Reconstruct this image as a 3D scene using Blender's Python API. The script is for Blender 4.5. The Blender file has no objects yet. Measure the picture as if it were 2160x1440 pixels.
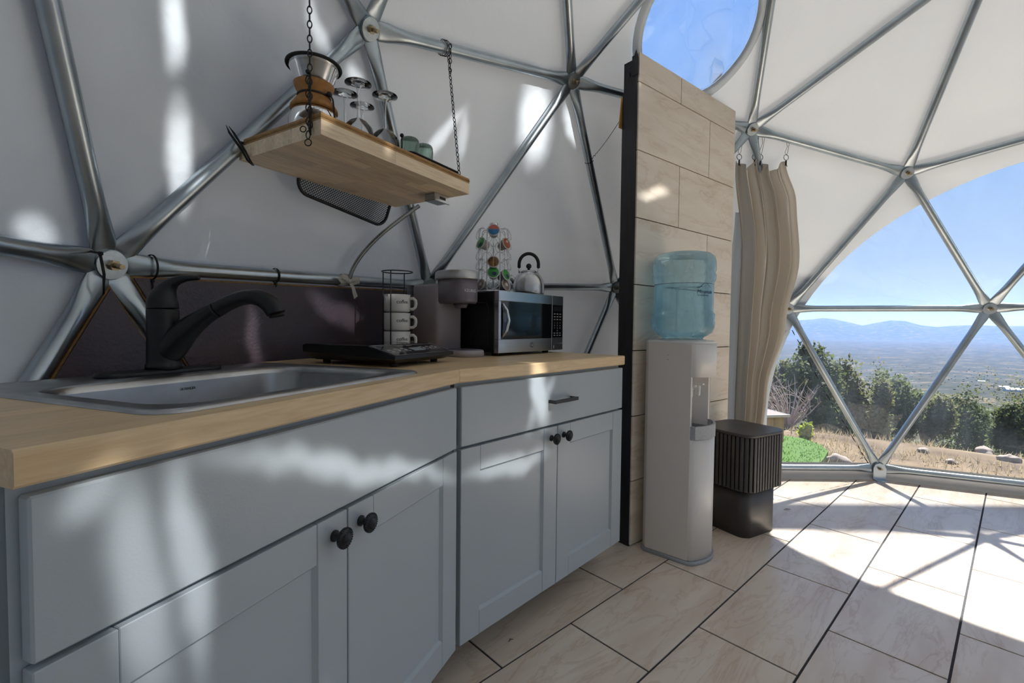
import bpy, bmesh, math, random
from mathutils import Vector, Matrix, noise
random.seed(7)
sc = bpy.context.scene
COL = sc.collection
PI = math.pi
V = Vector

# ---------------------------------------------------------------- camera
F_PX, PITCH, ROLL, CAM_H = 983.116, 0.0351866, 0.0104298, 1.0308
def _rows():
    cp, sp, cr, sr = math.cos(PITCH), math.sin(PITCH), math.cos(ROLL), math.sin(ROLL)
    B = Matrix(((1, 0, 0), (0, 0, -1), (0, 1, 0)))
    Rx = Matrix(((1, 0, 0), (0, cp, -sp), (0, sp, cp)))
    Rr = Matrix(((cr, -sr, 0), (sr, cr, 0), (0, 0, 1)))
    return Rr @ Rx @ B
RC = _rows()
EYE = V((0, 0, CAM_H))
cam_d = bpy.data.cameras.new('camera')
cam_d.sensor_width = 36.0
cam_d.lens = 36.0 * F_PX / 2160.0
cam_d.clip_start, cam_d.clip_end = 0.05, 60000
cam = bpy.data.objects.new('camera', cam_d)
COL.objects.link(cam)
mw = Matrix((RC[0], -RC[1], -RC[2])).transposed().to_4x4()
mw.translation = EYE
cam.matrix_world = mw
sc.camera = cam

def _ray(px, py):
    return RC.transposed() @ V(((px - 1080) / F_PX, (py - 720) / F_PX, 1.0))
def at(px, py, d):
    r = _ray(px, py)
    return EYE + r * (d / r.y)
def onz(px, py, z):
    r = _ray(px, py)
    return EYE + r * ((z - CAM_H) / r.z)

# ---------------------------------------------------------------- sky, sun, exposure
SUN_AZ, SUN_EL = math.radians(46), math.radians(49.5)
SUN_DIR = V((math.cos(SUN_AZ) * math.cos(SUN_EL), math.sin(SUN_AZ) * math.cos(SUN_EL), math.sin(SUN_EL)))
world = bpy.data.worlds.new('sky')
sc.world = world
world.use_nodes = True
wn, wl = world.node_tree.nodes, world.node_tree.links
bg = wn['Background']
bg.inputs['Strength'].default_value = 0.41
wtc = wn.new('ShaderNodeTexCoord'); wsp = wn.new('ShaderNodeSeparateXYZ'); wl.new(wtc.outputs['Generated'], wsp.inputs[0])
ramp = wn.new('ShaderNodeValToRGB'); wl.new(wsp.outputs[2], ramp.inputs[0])      # clear desert sky: pale at the horizon, deep blue overhead, same all round
stops = [(0.0, (0.37, 0.395, 0.40)), (0.03, (0.34, 0.375, 0.395)), (0.12, (0.265, 0.325, 0.39)), (0.3, (0.185, 0.29, 0.48)), (0.55, (0.125, 0.25, 0.53)), (1.0, (0.085, 0.18, 0.44))]
el = ramp.color_ramp.elements
while len(el) < len(stops): el.new(0.5)
for e_, (p_, c_) in zip(el, stops): e_.position = p_; e_.color = (c_[0], c_[1], c_[2], 1)
wl.new(ramp.outputs[0], bg.inputs[0])
sun_d = bpy.data.lights.new('sun', 'SUN')
sun_d.energy = 4.2
sun_d.angle = math.radians(1.0)
sun_d.color = (1.0, 0.96, 0.9)
sun = bpy.data.objects.new('sun', sun_d)
COL.objects.link(sun)
sun.rotation_euler = SUN_DIR.to_track_quat('Z', 'Y').to_euler()
sun.location = SUN_DIR * 30
vs = sc.view_settings
vs.view_transform = 'Standard'
vs.look = 'None'
vs.exposure = 2.05
vs.gamma = 1.0
vs.use_curve_mapping = False
sc.cycles.transparent_max_bounces = 20
sc.cycles.adaptive_threshold = 0.03
sc.cycles.max_bounces = 12
sc.cycles.diffuse_bounces = 8
sc.cycles.sample_clamp_indirect = 6.0
sc.cycles.caustics_reflective = False
sc.cycles.caustics_refractive = False

# ---------------------------------------------------------------- materials
def new_mat(name):
    m = bpy.data.materials.new(name)
    m.use_nodes = True
    return m, m.node_tree.nodes, m.node_tree.links, m.node_tree.nodes['Principled BSDF']
def rgb(c):
    return (c[0], c[1], c[2], 1.0)
def s2l(r, g, b):
    return tuple(((v / 255) / 12.92 if v <= 10 else ((v / 255 + 0.055) / 1.055) ** 2.4) for v in (r, g, b))
def mat(name, col, rough=0.5, metal=0.0, col2=None, nscale=8.0, stretch=(1, 1, 1), bump=0.0, bscale=60.0, rvar=0.0, rnd=0.0, spec=None, coat=0.0, sheen=0.0):
    m, N, L, P = new_mat(name)
    P.inputs['Roughness'].default_value = rough
    P.inputs['Metallic'].default_value = metal
    if spec is not None: P.inputs['Specular IOR Level'].default_value = spec
    if coat: P.inputs['Coat Weight'].default_value = coat
    if sheen: P.inputs['Sheen Weight'].default_value = sheen
    P.inputs['Base Color'].default_value = rgb(col)
    tc = N.new('ShaderNodeTexCoord')
    mp = N.new('ShaderNodeMapping')
    mp.inputs['Scale'].default_value = stretch
    L.new(tc.outputs['Object'], mp.inputs['Vector'])
    nz = N.new('ShaderNodeTexNoise')
    nz.inputs['Scale'].default_value = nscale
    nz.inputs['Detail'].default_value = 6
    L.new(mp.outputs[0], nz.inputs['Vector'])
    c2 = col2 if col2 else tuple(v * 0.88 for v in col)
    mx = N.new('ShaderNodeMix'); mx.data_type = 'RGBA'
    mx.inputs[6].default_value = rgb(col); mx.inputs[7].default_value = rgb(c2)
    rp = N.new('ShaderNodeMapRange')
    rp.inputs[1].default_value, rp.inputs[2].default_value = 0.38, 0.68
    L.new(nz.outputs[0], rp.inputs[0]); L.new(rp.outputs[0], mx.inputs[0])
    out = mx.outputs[2]
    if rnd:
        oi = N.new('ShaderNodeObjectInfo')
        hs = N.new('ShaderNodeHueSaturation')
        mr = N.new('ShaderNodeMapRange')
        mr.inputs[3].default_value, mr.inputs[4].default_value = 1 - rnd, 1 + rnd
        L.new(oi.outputs['Random'], mr.inputs[0]); L.new(mr.outputs[0], hs.inputs['Value'])
        L.new(out, hs.inputs['Color']); out = hs.outputs[0]
    L.new(out, P.inputs['Base Color'])
    if rvar:
        mr = N.new('ShaderNodeMapRange')
        mr.inputs[3].default_value, mr.inputs[4].default_value = max(0.02, rough - rvar), rough + rvar
        L.new(nz.outputs[0], mr.inputs[0]); L.new(mr.outputs[0], P.inputs['Roughness'])
    if bump:
        n2 = N.new('ShaderNodeTexNoise'); n2.inputs['Scale'].default_value = bscale; n2.inputs['Detail'].default_value = 4
        L.new(mp.outputs[0], n2.inputs['Vector'])
        b = N.new('ShaderNodeBump'); b.inputs['Strength'].default_value = bump; b.inputs['Distance'].default_value = 0.01
        L.new(n2.outputs[0], b.inputs['Height']); L.new(b.outputs[0], P.inputs['Normal'])
    return m

def wood_mat(name, light, dark, rnd=0.12, rough=0.45, gscale=9.0):
    """long grain along local x, each board with its own offset and tone"""
    m, N, L, P = new_mat(name)
    tc = N.new('ShaderNodeTexCoord'); oi = N.new('ShaderNodeObjectInfo')
    ad = N.new('ShaderNodeVectorMath'); ad.operation = 'ADD'
    cm = N.new('ShaderNodeCombineXYZ')
    mu = N.new('ShaderNodeMath'); mu.operation = 'MULTIPLY'; mu.inputs[1].default_value = 37.0
    L.new(oi.outputs['Random'], mu.inputs[0]); L.new(mu.outputs[0], cm.inputs[0]); L.new(mu.outputs[0], cm.inputs[1])
    L.new(tc.outputs['Object'], ad.inputs[0]); L.new(cm.outputs[0], ad.inputs[1])
    mp = N.new('ShaderNodeMapping'); mp.inputs['Scale'].default_value = (1.2, 14, 14)
    L.new(ad.outputs[0], mp.inputs[0])
    n1 = N.new('ShaderNodeTexNoise'); n1.inputs['Scale'].default_value = gscale; n1.inputs['Detail'].default_value = 8; n1.inputs['Distortion'].default_value = 0.6
    L.new(mp.outputs[0], n1.inputs['Vector'])
    n2 = N.new('ShaderNodeTexNoise'); n2.inputs['Scale'].default_value = 2.2; n2.inputs['Detail'].default_value = 3
    mp2 = N.new('ShaderNodeMapping'); mp2.inputs['Scale'].default_value = (1.5, 6, 6)
    L.new(ad.outputs[0], mp2.inputs[0]); L.new(mp2.outputs[0], n2.inputs['Vector'])
    r1 = N.new('ShaderNodeMapRange'); r1.inputs[1].default_value, r1.inputs[2].default_value = 0.35, 0.75
    L.new(n1.outputs[0], r1.inputs[0])
    r2 = N.new('ShaderNodeMapRange'); r2.inputs[1].default_value, r2.inputs[2].default_value = 0.62, 0.72
    L.new(n2.outputs[0], r2.inputs[0])
    a = N.new('ShaderNodeMath'); a.operation = 'MULTIPLY_ADD'; a.inputs[1].default_value = 0.35
    L.new(r2.outputs[0], a.inputs[0]); L.new(r1.outputs[0], a.inputs[2])
    s = N.new('ShaderNodeMath'); s.operation = 'MULTIPLY'; s.inputs[1].default_value = 0.6
    L.new(a.outputs[0], s.inputs[0])
    mx = N.new('ShaderNodeMix'); mx.data_type = 'RGBA'
    mx.inputs[6].default_value = rgb(light); mx.inputs[7].default_value = rgb(dark)
    L.new(s.outputs[0], mx.inputs[0])
    hs = N.new('ShaderNodeHueSaturation')
    mr = N.new('ShaderNodeMapRange'); mr.inputs[3].default_value, mr.inputs[4].default_value = 1 - rnd, 1 + rnd
    L.new(oi.outputs['Random'], mr.inputs[0]); L.new(mr.outputs[0], hs.inputs['Value']); L.new(mx.outputs[2], hs.inputs['Color'])
    L.new(hs.outputs[0], P.inputs['Base Color'])
    P.inputs['Roughness'].default_value = rough
    return m

def tile_mat(name, angle, base, vein, rough):
    """stone-look porcelain: drifting veins along the tile, offset tile by tile"""
    m, N, L, P = new_mat(name)
    tc = N.new('ShaderNodeTexCoord'); oi = N.new('ShaderNodeObjectInfo')
    mp = N.new('ShaderNodeMapping'); mp.vector_type = 'TEXTURE'; mp.inputs['Rotation'].default_value = angle
    L.new(tc.outputs['Object'], mp.inputs[0])
    cm = N.new('ShaderNodeCombineXYZ')
    mu = N.new('ShaderNodeMath'); mu.operation = 'MULTIPLY'; mu.inputs[1].default_value = 61.0
    L.new(oi.outputs['Random'], mu.inputs[0]); L.new(mu.outputs[0], cm.inputs[0]); L.new(mu.outputs[0], cm.inputs[1])
    ad = N.new('ShaderNodeVectorMath'); ad.operation = 'ADD'
    L.new(mp.outputs[0], ad.inputs[0]); L.new(cm.outputs[0], ad.inputs[1])
    sc_ = N.new('ShaderNodeMapping'); sc_.inputs['Scale'].default_value = (0.8, 3.2, 3.2); sc_.inputs['Rotation'].default_value = (0, 0, 0.22)
    L.new(ad.outputs[0], sc_.inputs[0])
    n1 = N.new('ShaderNodeTexNoise'); n1.inputs['Scale'].default_value = 2.0; n1.inputs['Detail'].default_value = 9; n1.inputs['Distortion'].default_value = 1.6; n1.inputs['Roughness'].default_value = 0.62
    L.new(sc_.outputs[0], n1.inputs['Vector'])
    ab = N.new('ShaderNodeMath'); ab.operation = 'SUBTRACT'; ab.inputs[1].default_value = 0.5
    L.new(n1.outputs[0], ab.inputs[0])
    a2 = N.new('ShaderNodeMath'); a2.operation = 'ABSOLUTE'; L.new(ab.outputs[0], a2.inputs[0])
    r1 = N.new('ShaderNodeMapRange'); r1.inputs[1].default_value, r1.inputs[2].default_value, r1.inputs[3].default_value, r1.inputs[4].default_value = 0.0, 0.03, 0.6, 0.0
    L.new(a2.outputs[0], r1.inputs[0])
    n3 = N.new('ShaderNodeTexNoise'); n3.inputs['Scale'].default_value = 3.0; n3.inputs['Detail'].default_value = 5
    L.new(sc_.outputs[0], n3.inputs['Vector'])
    r3 = N.new('ShaderNodeMapRange'); r3.inputs[1].default_value, r3.inputs[2].default_value, r3.inputs[4].default_value = 0.42, 0.8, 0.55
    L.new(n3.outputs[0], r3.inputs[0])
    ml = N.new('ShaderNodeMath'); ml.operation = 'MULTIPLY'; L.new(r1.outputs[0], ml.inputs[0]); L.new(n3.outputs[0], ml.inputs[1])
    sm = N.new('ShaderNodeMath'); sm.operation = 'ADD'; L.new(ml.outputs[0], sm.inputs[0]); L.new(r3.outputs[0], sm.inputs[1])
    mx = N.new('ShaderNodeMix'); mx.data_type = 'RGBA'
    mx.inputs[6].default_value = rgb(base); mx.inputs[7].default_value = rgb(vein)
    L.new(sm.outputs[0], mx.inputs[0]); L.new(mx.outputs[2], P.inputs['Base Color'])
    P.inputs['Roughness'].default_value = rough
    return m

def glass_mat(name, tint, haze=0.0, hcol=(0.8, 0.85, 0.9), refl=1.0, rough=0.02):
    """thin sheet: tinted see-through with a Fresnel sheen and a little milky scatter"""
    m, N, L, P = new_mat(name)
    N.remove(P)
    out = N['Material Output']
    tr = N.new('ShaderNodeBsdfTransparent'); tr.inputs[0].default_value = rgb(tint)
    gl = N.new('ShaderNodeBsdfGlossy'); gl.inputs['Roughness'].default_value = rough; gl.inputs[0].default_value = (1, 1, 1, 1)
    lw = N.new('ShaderNodeFresnel'); lw.inputs['IOR'].default_value = 1.45
    ml = N.new('ShaderNodeMath'); ml.operation = 'MULTIPLY'; ml.inputs[1].default_value = refl; L.new(lw.outputs[0], ml.inputs[0])
    mx = N.new('ShaderNodeMixShader')
    L.new(ml.outputs[0], mx.inputs[0])
    if haze:
        df = N.new('ShaderNodeBsdfDiffuse'); df.inputs[0].default_value = rgb(hcol)
        tl = N.new('ShaderNodeBsdfTranslucent'); tl.inputs[0].default_value = rgb(hcol)
        ms = N.new('ShaderNodeMixShader'); L.new(df.outputs[0], ms.inputs[1]); L.new(tl.outputs[0], ms.inputs[2])
        tc = N.new('ShaderNodeTexCoord'); mp = N.new('ShaderNodeMapping'); mp.inputs['Scale'].default_value = (4, 4, 1.2)
        nz = N.new('ShaderNodeTexNoise'); nz.inputs['Scale'].default_value = 3; nz.inputs['Detail'].default_value = 8
        L.new(tc.outputs['Object'], mp.inputs[0]); L.new(mp.outputs[0], nz.inputs['Vector'])
        mr = N.new('ShaderNodeMapRange'); mr.inputs[1].default_value, mr.inputs[2].default_value = 0.3, 0.75
        mr.inputs[3].default_value, mr.inputs[4].default_value = haze * 0.5, haze * 1.6
        L.new(nz.outputs[0], mr.inputs[0])
        mh = N.new('ShaderNodeMixShader')
        L.new(mr.outputs[0], mh.inputs[0]); L.new(tr.outputs[0], mh.inputs[1]); L.new(ms.outputs[0], mh.inputs[2])
        L.new(mh.outputs[0], mx.inputs[1])
    else:
        L.new(tr.outputs[0], mx.inputs[1])
    L.new(gl.outputs[0], mx.inputs[2]); L.new(mx.outputs[0], out.inputs[0])
    return m

def fabric_mat(name, col, trans=0.3, tcol=None, rough=0.6, bump=0.15, gloss=0.0):
    m, N, L, P = new_mat(name)
    out = N['Material Output']
    P.inputs['Base Color'].default_value = rgb(col); P.inputs['Roughness'].default_value = rough
    P.inputs['Specular IOR Level'].default_value = 0.35
    tl = N.new('ShaderNodeBsdfTranslucent'); tl.inputs[0].default_value = rgb(tcol or col)
    mx = N.new('ShaderNodeMixShader'); mx.inputs[0].default_value = trans
    tc = N.new('ShaderNodeTexCoord'); nz = N.new('ShaderNodeTexNoise'); nz.inputs['Scale'].default_value = 5.0; nz.inputs['Detail'].default_value = 5
    L.new(tc.outputs['Object'], nz.inputs['Vector'])
    b = N.new('ShaderNodeBump'); b.inputs['Strength'].default_value = bump; b.inputs['Distance'].default_value = 0.03
    L.new(nz.outputs[0], b.inputs['Height']); L.new(b.outputs[0], P.inputs['Normal'])
    L.new(P.outputs[0], mx.inputs[1]); L.new(tl.outputs[0], mx.inputs[2]); L.new(mx.outputs[0], out.inputs[0])
    return m

TILE_ANG = 0.74416
M = {}
M['galv'] = mat('galvanised_steel', (0.48, 0.54, 0.58), 0.3, 1.0, (0.38, 0.44, 0.48), 9, (1, 1, 1))
M['washer'] = mat('zinc_washer', (0.56, 0.62, 0.65), 0.32, 1.0, (0.48, 0.54, 0.57), 60)
M['brass'] = mat('yellow_zinc_bolt', (0.5, 0.38, 0.2), 0.3, 1.0, (0.4, 0.36, 0.3), 80)
M['cover'] = fabric_mat('white_vinyl_cover', (0.83, 0.905, 0.97), 0.06, (0.93, 0.91, 0.87), 0.4, 0.5)
M['flange'] = fabric_mat('white_vinyl_hem', (0.72, 0.71, 0.68), 0.1, None, 0.5, 0.2)
M['film'] = glass_mat('clear_vinyl_film', (0.92, 0.955, 0.99), 0.032, (0.65, 0.8, 1.0), 0.6, 0.03)
M['skyfilm'] = glass_mat('skylight_film', (0.93, 0.97, 1.0), 0.04, (0.82, 0.88, 0.95), 1.0, 0.02)
M['tile'] = tile_mat('beige_floor_tile', (0, 0, TILE_ANG), (0.79, 0.69, 0.58), (0.52, 0.36, 0.24), 0.26)
M['walltile'] = tile_mat('beige_wall_tile', (PI / 2, 0, 0), (0.85, 0.775, 0.665), (0.58, 0.46, 0.33), 0.3)
M['grout'] = mat('charcoal_grout', (0.045, 0.045, 0.052), 0.9, 0, (0.03, 0.03, 0.035), 60)
M['blackpaint'] = mat('black_painted_timber', (0.012, 0.012, 0.016), 0.55, 0, (0.02, 0.02, 0.026), 30, (1, 1, 0.2), bump=0.3, bscale=40)
M['cab'] = mat('grey_cabinet_paint', (0.44, 0.50, 0.545), 0.33, 0, (0.43, 0.49, 0.535), 6, bump=0.03, bscale=300)
M['cabdark'] = mat('dark_toe_kick', (0.02, 0.02, 0.022), 0.7)
M['butcher'] = wood_mat('butcher_block', (0.80, 0.61, 0.37), (0.58, 0.37, 0.17), 0.1, 0.38)
M['shelfwood'] = wood_mat('shelf_block', (0.92, 0.77, 0.55), (0.62, 0.42, 0.25), 0.14, 0.5)
M['ply'] = wood_mat('plywood_edge', (0.46, 0.27, 0.1), (0.18, 0.09, 0.03), 0.1, 0.5, 14)
M['steel'] = mat('brushed_steel', (0.58, 0.59, 0.60), 0.25, 1.0, (0.53, 0.54, 0.55), 12, (1, 1, 14))
M['sinksteel'] = mat('sink_steel', (0.5, 0.51, 0.52), 0.3, 1.0, (0.4, 0.41, 0.42), 14, (1, 1, 1), rvar=0.06)
M['chrome'] = mat('chrome', (0.75, 0.76, 0.78), 0.1, 1.0, (0.7, 0.71, 0.73), 30)
M['blackmetal'] = mat('matte_black_metal', (0.011, 0.012, 0.015), 0.36, 0.0, (0.016, 0.017, 0.02), 30, spec=0.4)
M['blackplastic'] = mat('black_plastic', (0.008, 0.009, 0.011), 0.3, 0, (0.012, 0.012, 0.014), 30)
M['blackgloss'] = mat('black_glass', (0.006, 0.007, 0.009), 0.06, 0, (0.008, 0.008, 0.01), 30, spec=0.7)
M['rubber'] = mat('black_rubber', (0.012, 0.012, 0.013), 0.7)
M['splash'] = mat('dark_plum_panel', (0.085, 0.06, 0.072), 0.38, 0, (0.05, 0.044, 0.062), 4, (1, 1, 1), bump=0.25, bscale=120)
M['edgewood'] = mat('raw_plywood_edge', (0.34, 0.19, 0.055), 0.7, 0, (0.2, 0.1, 0.03), 40)
M['mug'] = mat('white_glaze', (0.72, 0.72, 0.70), 0.18, 0, (0.7, 0.7, 0.68), 10)
M['ink'] = mat('black_print', (0.02, 0.02, 0.02), 0.5)
M['inkblue'] = mat('navy_print', (0.015, 0.03, 0.09), 0.5)
M['inkwhite'] = mat('white_print', (0.7, 0.7, 0.72), 0.5)
M['inkgrey'] = mat('grey_etch', (0.09, 0.09, 0.1), 0.5)
M['taupe'] = mat('mauve_grey_plastic', (0.40, 0.365, 0.40), 0.4, 0, (0.385, 0.35, 0.385), 10)
M['taupedark'] = mat('dark_mauve_plastic', (0.17, 0.15, 0.18), 0.22, 0, (0.16, 0.14, 0.17), 10)
M['silverplastic'] = mat('silver_plastic', (0.55, 0.56, 0.57), 0.35, 0.6, (0.5, 0.51, 0.52), 20)
M['smoke'] = glass_mat('smoky_reservoir', (0.62, 0.62, 0.66), 0.12, (0.5, 0.5, 0.55), 1.0, 0.05)
M['cooler'] = mat('cooler_white_plastic', (0.77, 0.715, 0.665), 0.45, 0, (0.75, 0.695, 0.645), 6, bump=0.04, bscale=500)
M['coolerfront'] = mat('cooler_front_plastic', (0.80, 0.78, 0.76), 0.4, 0, (0.78, 0.76, 0.74), 6)
M['greyplastic'] = mat('speckled_grey_plastic', (0.42, 0.44, 0.47), 0.5, 0, (0.34, 0.36, 0.39), 150)
M['bottle'] = glass_mat('blue_bottle', (0.80, 0.94, 1.0), 0.3, (0.5, 0.84, 1.0), 0.7, 0.06)
M['water'] = glass_mat('water_body', (0.88, 0.96, 0.99), 0.04, (0.5, 0.75, 0.9), 0.3, 0.02)
M['glass'] = glass_mat('clear_glass', (0.96, 0.97, 0.975), 0.03, refl=1.0)
M['greenglass'] = glass_mat('sage_green_glass', (0.70, 0.82, 0.76), 0.3, (0.3, 0.46, 0.39), 0.8)
M['cork'] = mat('honey_wood_collar', (0.42, 0.2, 0.05), 0.55, 0, (0.34, 0.15, 0.035), 90)
M['leather'] = mat('dark_leather_cord', (0.03, 0.018, 0.014), 0.6)
M['stool'] = mat('charcoal_stained_wood', (0.05, 0.048, 0.05), 0.42, 0, (0.07, 0.067, 0.068), 12, (1, 1, 0.15), rvar=0.08)
M['curtain'] = fabric_mat('beige_curtain', (0.84, 0.80, 0.73), 0.3, (0.85, 0.79, 0.7), 0.85, 0.1)
M['liner'] = fabric_mat('white_liner', (0.70, 0.74, 0.78), 0.3, (0.8, 0.85, 0.9), 0.7, 0.1)
M['ribbon'] = fabric_mat('white_ribbon', (0.72, 0.69, 0.63), 0.15, None, 0.7, 0.1)
M['yellowbit'] = mat('amber_board', (0.48, 0.24, 0.04), 0.6)
M['wire'] = mat('dark_wire', (0.03, 0.028, 0.026), 0.5, 0.5)
M['conduit'] = mat('flexible_conduit', (0.3, 0.3, 0.29), 0.35, 0.9)
M['display'] = mat('grey_display', (0.34, 0.37, 0.40), 0.3)
def pod_mat(n, a, b): return mat(n, a, 0.3, 0, b, 60)
M['podgreen'] = pod_mat('green_foil', (0.05, 0.36, 0.06), (0.03, 0.2, 0.05))
M['podblue'] = pod_mat('blue_foil', (0.03, 0.2, 0.42), (0.03, 0.16, 0.36))
M['podred'] = pod_mat('red_foil', (0.55, 0.14, 0.10), (0.5, 0.12, 0.08))
M['podorange'] = pod_mat('rust_foil', (0.42, 0.09, 0.02), (0.25, 0.07, 0.03))
M['podblack'] = pod_mat('black_gold_foil', (0.02, 0.02, 0.02), (0.25, 0.13, 0.03))
M['podbrown'] = pod_mat('brown_foil', (0.14, 0.085, 0.06), (0.3, 0.24, 0.2))
M['podcup'] = mat('white_pod_cup', (0.62, 0.61, 0.62), 0.4)
M['gold'] = mat('gold_band', (0.45, 0.22, 0.05), 0.4)
# outdoors
M['lawn'] = fabric_mat('lawn_grass', (0.065, 0.15, 0.012), 0.3, (0.08, 0.18, 0.015), 0.9, 0.5)
M['leafdark'] = fabric_mat('juniper_leaf', (0.075, 0.095, 0.042), 0.45, (0.12, 0.15, 0.053), 0.7, 0)
M['leafmid'] = fabric_mat('scrub_leaf', (0.12, 0.125, 0.065), 0.45, (0.18, 0.19, 0.075), 0.7, 0)
M['leafyellow'] = fabric_mat('yellow_green_leaf', (0.27, 0.33, 0.04), 0.4, (0.35, 0.4, 0.05), 0.7, 0)
M['drygrass'] = fabric_mat('dry_grass', (0.28, 0.225, 0.14), 0.45, (0.33, 0.26, 0.155), 0.9, 0)
M['bark'] = mat('grey_bark', (0.13, 0.10, 0.085), 0.9, 0, (0.2, 0.17, 0.15), 20)
M['twig'] = mat('bare_pale_twig', (0.34, 0.28, 0.25), 0.9)
M['rock'] = mat('tan_rock', (0.3, 0.24, 0.19), 0.9, 0, (0.18, 0.145, 0.125), 3, bump=0.5, bscale=8)
M['planter'] = mat('cedar_board', (0.50, 0.29, 0.13), 0.7, 0, (0.38, 0.2, 0.08), 20, (1, 1, 0.1))
M['shingle'] = mat('brown_roof_felt', (0.24, 0.17, 0.15), 0.9, 0, (0.18, 0.13, 0.12), 30)
M['shade_frame'] = mat('shade_frame_timber', (0.3, 0.2, 0.12), 0.7, 0, (0.22, 0.14, 0.08), 10, (0.2, 2, 2))

# ---------------------------------------------------------------- mesh building
class MB:
    """gathers primitives, then links them as one mesh object"""
    def __init__(self): self.v, self.f, self.s = [], [], []
    def add(self, vs_, fs_, smooth=False, M4=None):
        o = len(self.v)
        for p in vs_:
            p = V(p)
            self.v.append(tuple(M4 @ p) if M4 else tuple(p))
        for f in fs_:
            self.f.append([o + i for i in f]); self.s.append(smooth)
        return self
    def box(self, x0, y0, z0, x1, y1, z1, M4=None):
        vs_ = [(x0, y0, z0), (x1, y0, z0), (x1, y1, z0), (x0, y1, z0), (x0, y0, z1), (x1, y0, z1), (x1, y1, z1), (x0, y1, z1)]
        return self.add(vs_, [(0, 3, 2, 1), (4, 5, 6, 7), (0, 1, 5, 4), (1, 2, 6, 5), (2, 3, 7, 6), (3, 0, 4, 7)], False, M4)
    def rbox(self, x0, y0, z0, x1, y1, z1, b=0.003, M4=None):
        """box with all twelve edges chamfered"""
        X, Y, Z = (x0, x1), (y0, y1), (z0, z1)
        vs_, ix = [], {}
        for i in (0, 1):
            for j in (0, 1):
                for k in (0, 1):
                    sx, sy, sz = (1 - 2 * i) * b, (1 - 2 * j) * b, (1 - 2 * k) * b
                    for a, p in (('x', (X[i], Y[j] + sy, Z[k] + sz)), ('y', (X[i] + sx, Y[j], Z[k] + sz)), ('z', (X[i] + sx, Y[j] + sy, Z[k]))):
                        ix[(i, j, k, a)] = len(vs_); vs_.append(p)
        fs = []
        for i in (0, 1):
            q = [ix[(i, j, k, 'x')] for j, k in ((0, 0), (1, 0), (1, 1), (0, 1))]; fs.append(q if i else q[::-1])
            q = [ix[(j, i, k, 'y')] for j, k in ((0, 0), (1, 0), (1, 1), (0, 1))]; fs.append(q[::-1] if i else q)
            q = [ix[(j, k, i, 'z')] for j, k in ((0, 0), (1, 0), (1, 1), (0, 1))]; fs.append(q if i else q[::-1])
        for i in (0, 1):
            for j in (0, 1):
                for a, b_, key in (('x', 'y', lambda k: (i, j, k)), ('y', 'z', lambda k: (k, i, j)), ('x', 'z', lambda k: (i, k, j))):
                    q = [ix[key(0) + (a,)], ix[key(1) + (a,)], ix[key(1) + (b_,)], ix[key(0) + (b_,)]]
                    fs.append(q)
                for k in (0, 1):
                    fs.append([ix[(i, j, k, 'x')], ix[(i, j, k, 'y')], ix[(i, j, k, 'z')]])
        return self.add(vs_, fs, False, M4)
    def prism(self, poly, z0, z1, M4=None, smooth=False):
        n = len(poly)
        vs_ = [(p[0], p[1], z0) for p in poly] + [(p[0], p[1], z1) for p in poly]
        self.add(vs_, [tuple(range(n - 1, -1, -1)), tuple(range(n, 2 * n))], False, M4)
        return self.add(vs_, [(i, (i + 1) % n, n + (i + 1) % n, n + i) for i in range(n)], smooth, M4)
    def lathe(self, prof, n=32, M4=None, smooth=True, capb=True, capt=True, arc=2 * PI):
        vs_, fs = [], []
        full = abs(arc - 2 * PI) < 1e-6
        for r, z in prof:
            for i in range(n):
                a = arc * i / (n if full else n - 1)
                vs_.append((r * math.cos(a), r * math.sin(a), z))
        for k in range(len(prof) - 1):
            for i in range(n if full else n - 1):
                j = (i + 1) % n
                fs.append((k * n + i, k * n + j, (k + 1) * n + j, (k + 1) * n + i))
        self.add(vs_, fs, smooth, M4)
        if capb and prof[0][0] > 1e-5: self.add(vs_[:n], [tuple(range(n - 1, -1, -1))], False, M4)
        if capt and prof[-1][0] > 1e-5: self.add(vs_[-n:], [tuple(range(n))], False, M4)
        return self
    def cyl(self, r, z0, z1, n=24, M4=None): return self.lathe([(r, z0), (r, z1)], n, M4)
    def tube(self, pts, r, n=8, closed=False, M4=None, caps=True):
        pts = [V(p) for p in pts]
        rs = r if isinstance(r, (list, tuple)) else [r] * len(pts)
        m = len(pts); vs_, fs = [], []
        up = None
        for i, p in enumerate(pts):
            if closed: t = (pts[(i + 1) % m] - pts[i - 1])
            else: t = pts[min(i + 1, m - 1)] - pts[max(i - 1, 0)]
            t = t.normalized() if t.length > 1e-9 else V((0, 0, 1))
            if up is None:
                up = V((0, 0, 1)) if abs(t.z) < 0.9 else V((1, 0, 0))
            u = (up - t * up.dot(t))
            if u.length < 1e-6: u = t.orthogonal()
            u.normalize(); w = t.cross(u); up = u
            for k in range(n):
                a = 2 * PI * k / n
                vs_.append(p + (u * math.cos(a) + w * math.sin(a)) * rs[i])
        for i in range(m if closed else m - 1):
            for k in range(n):
                a, b = i * n, ((i + 1) % m) * n
                fs.append((a + k, a + (k + 1) % n, b + (k + 1) % n, b + k))
        self.add(vs_, fs, True, M4)
        if caps and not closed:
            self.add(vs_[:n], [tuple(range(n - 1, -1, -1))], False, M4)
            self.add(vs_[-n:], [tuple(range(n))], False, M4)
        return self
    def sphere(self, c, r, n=16, m=10, sc_=(1, 1, 1), M4=None):
        c = V(c)
        prof = [(max(1e-6, r * math.sin(PI * i / m)), -r * math.cos(PI * i / m)) for i in range(m + 1)]
        T = Matrix.Translation(c) @ Matrix.Diagonal((sc_[0], sc_[1], sc_[2], 1))
        if M4: T = M4 @ T
        return self.lathe(prof, n, T, True, False, False)
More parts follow.
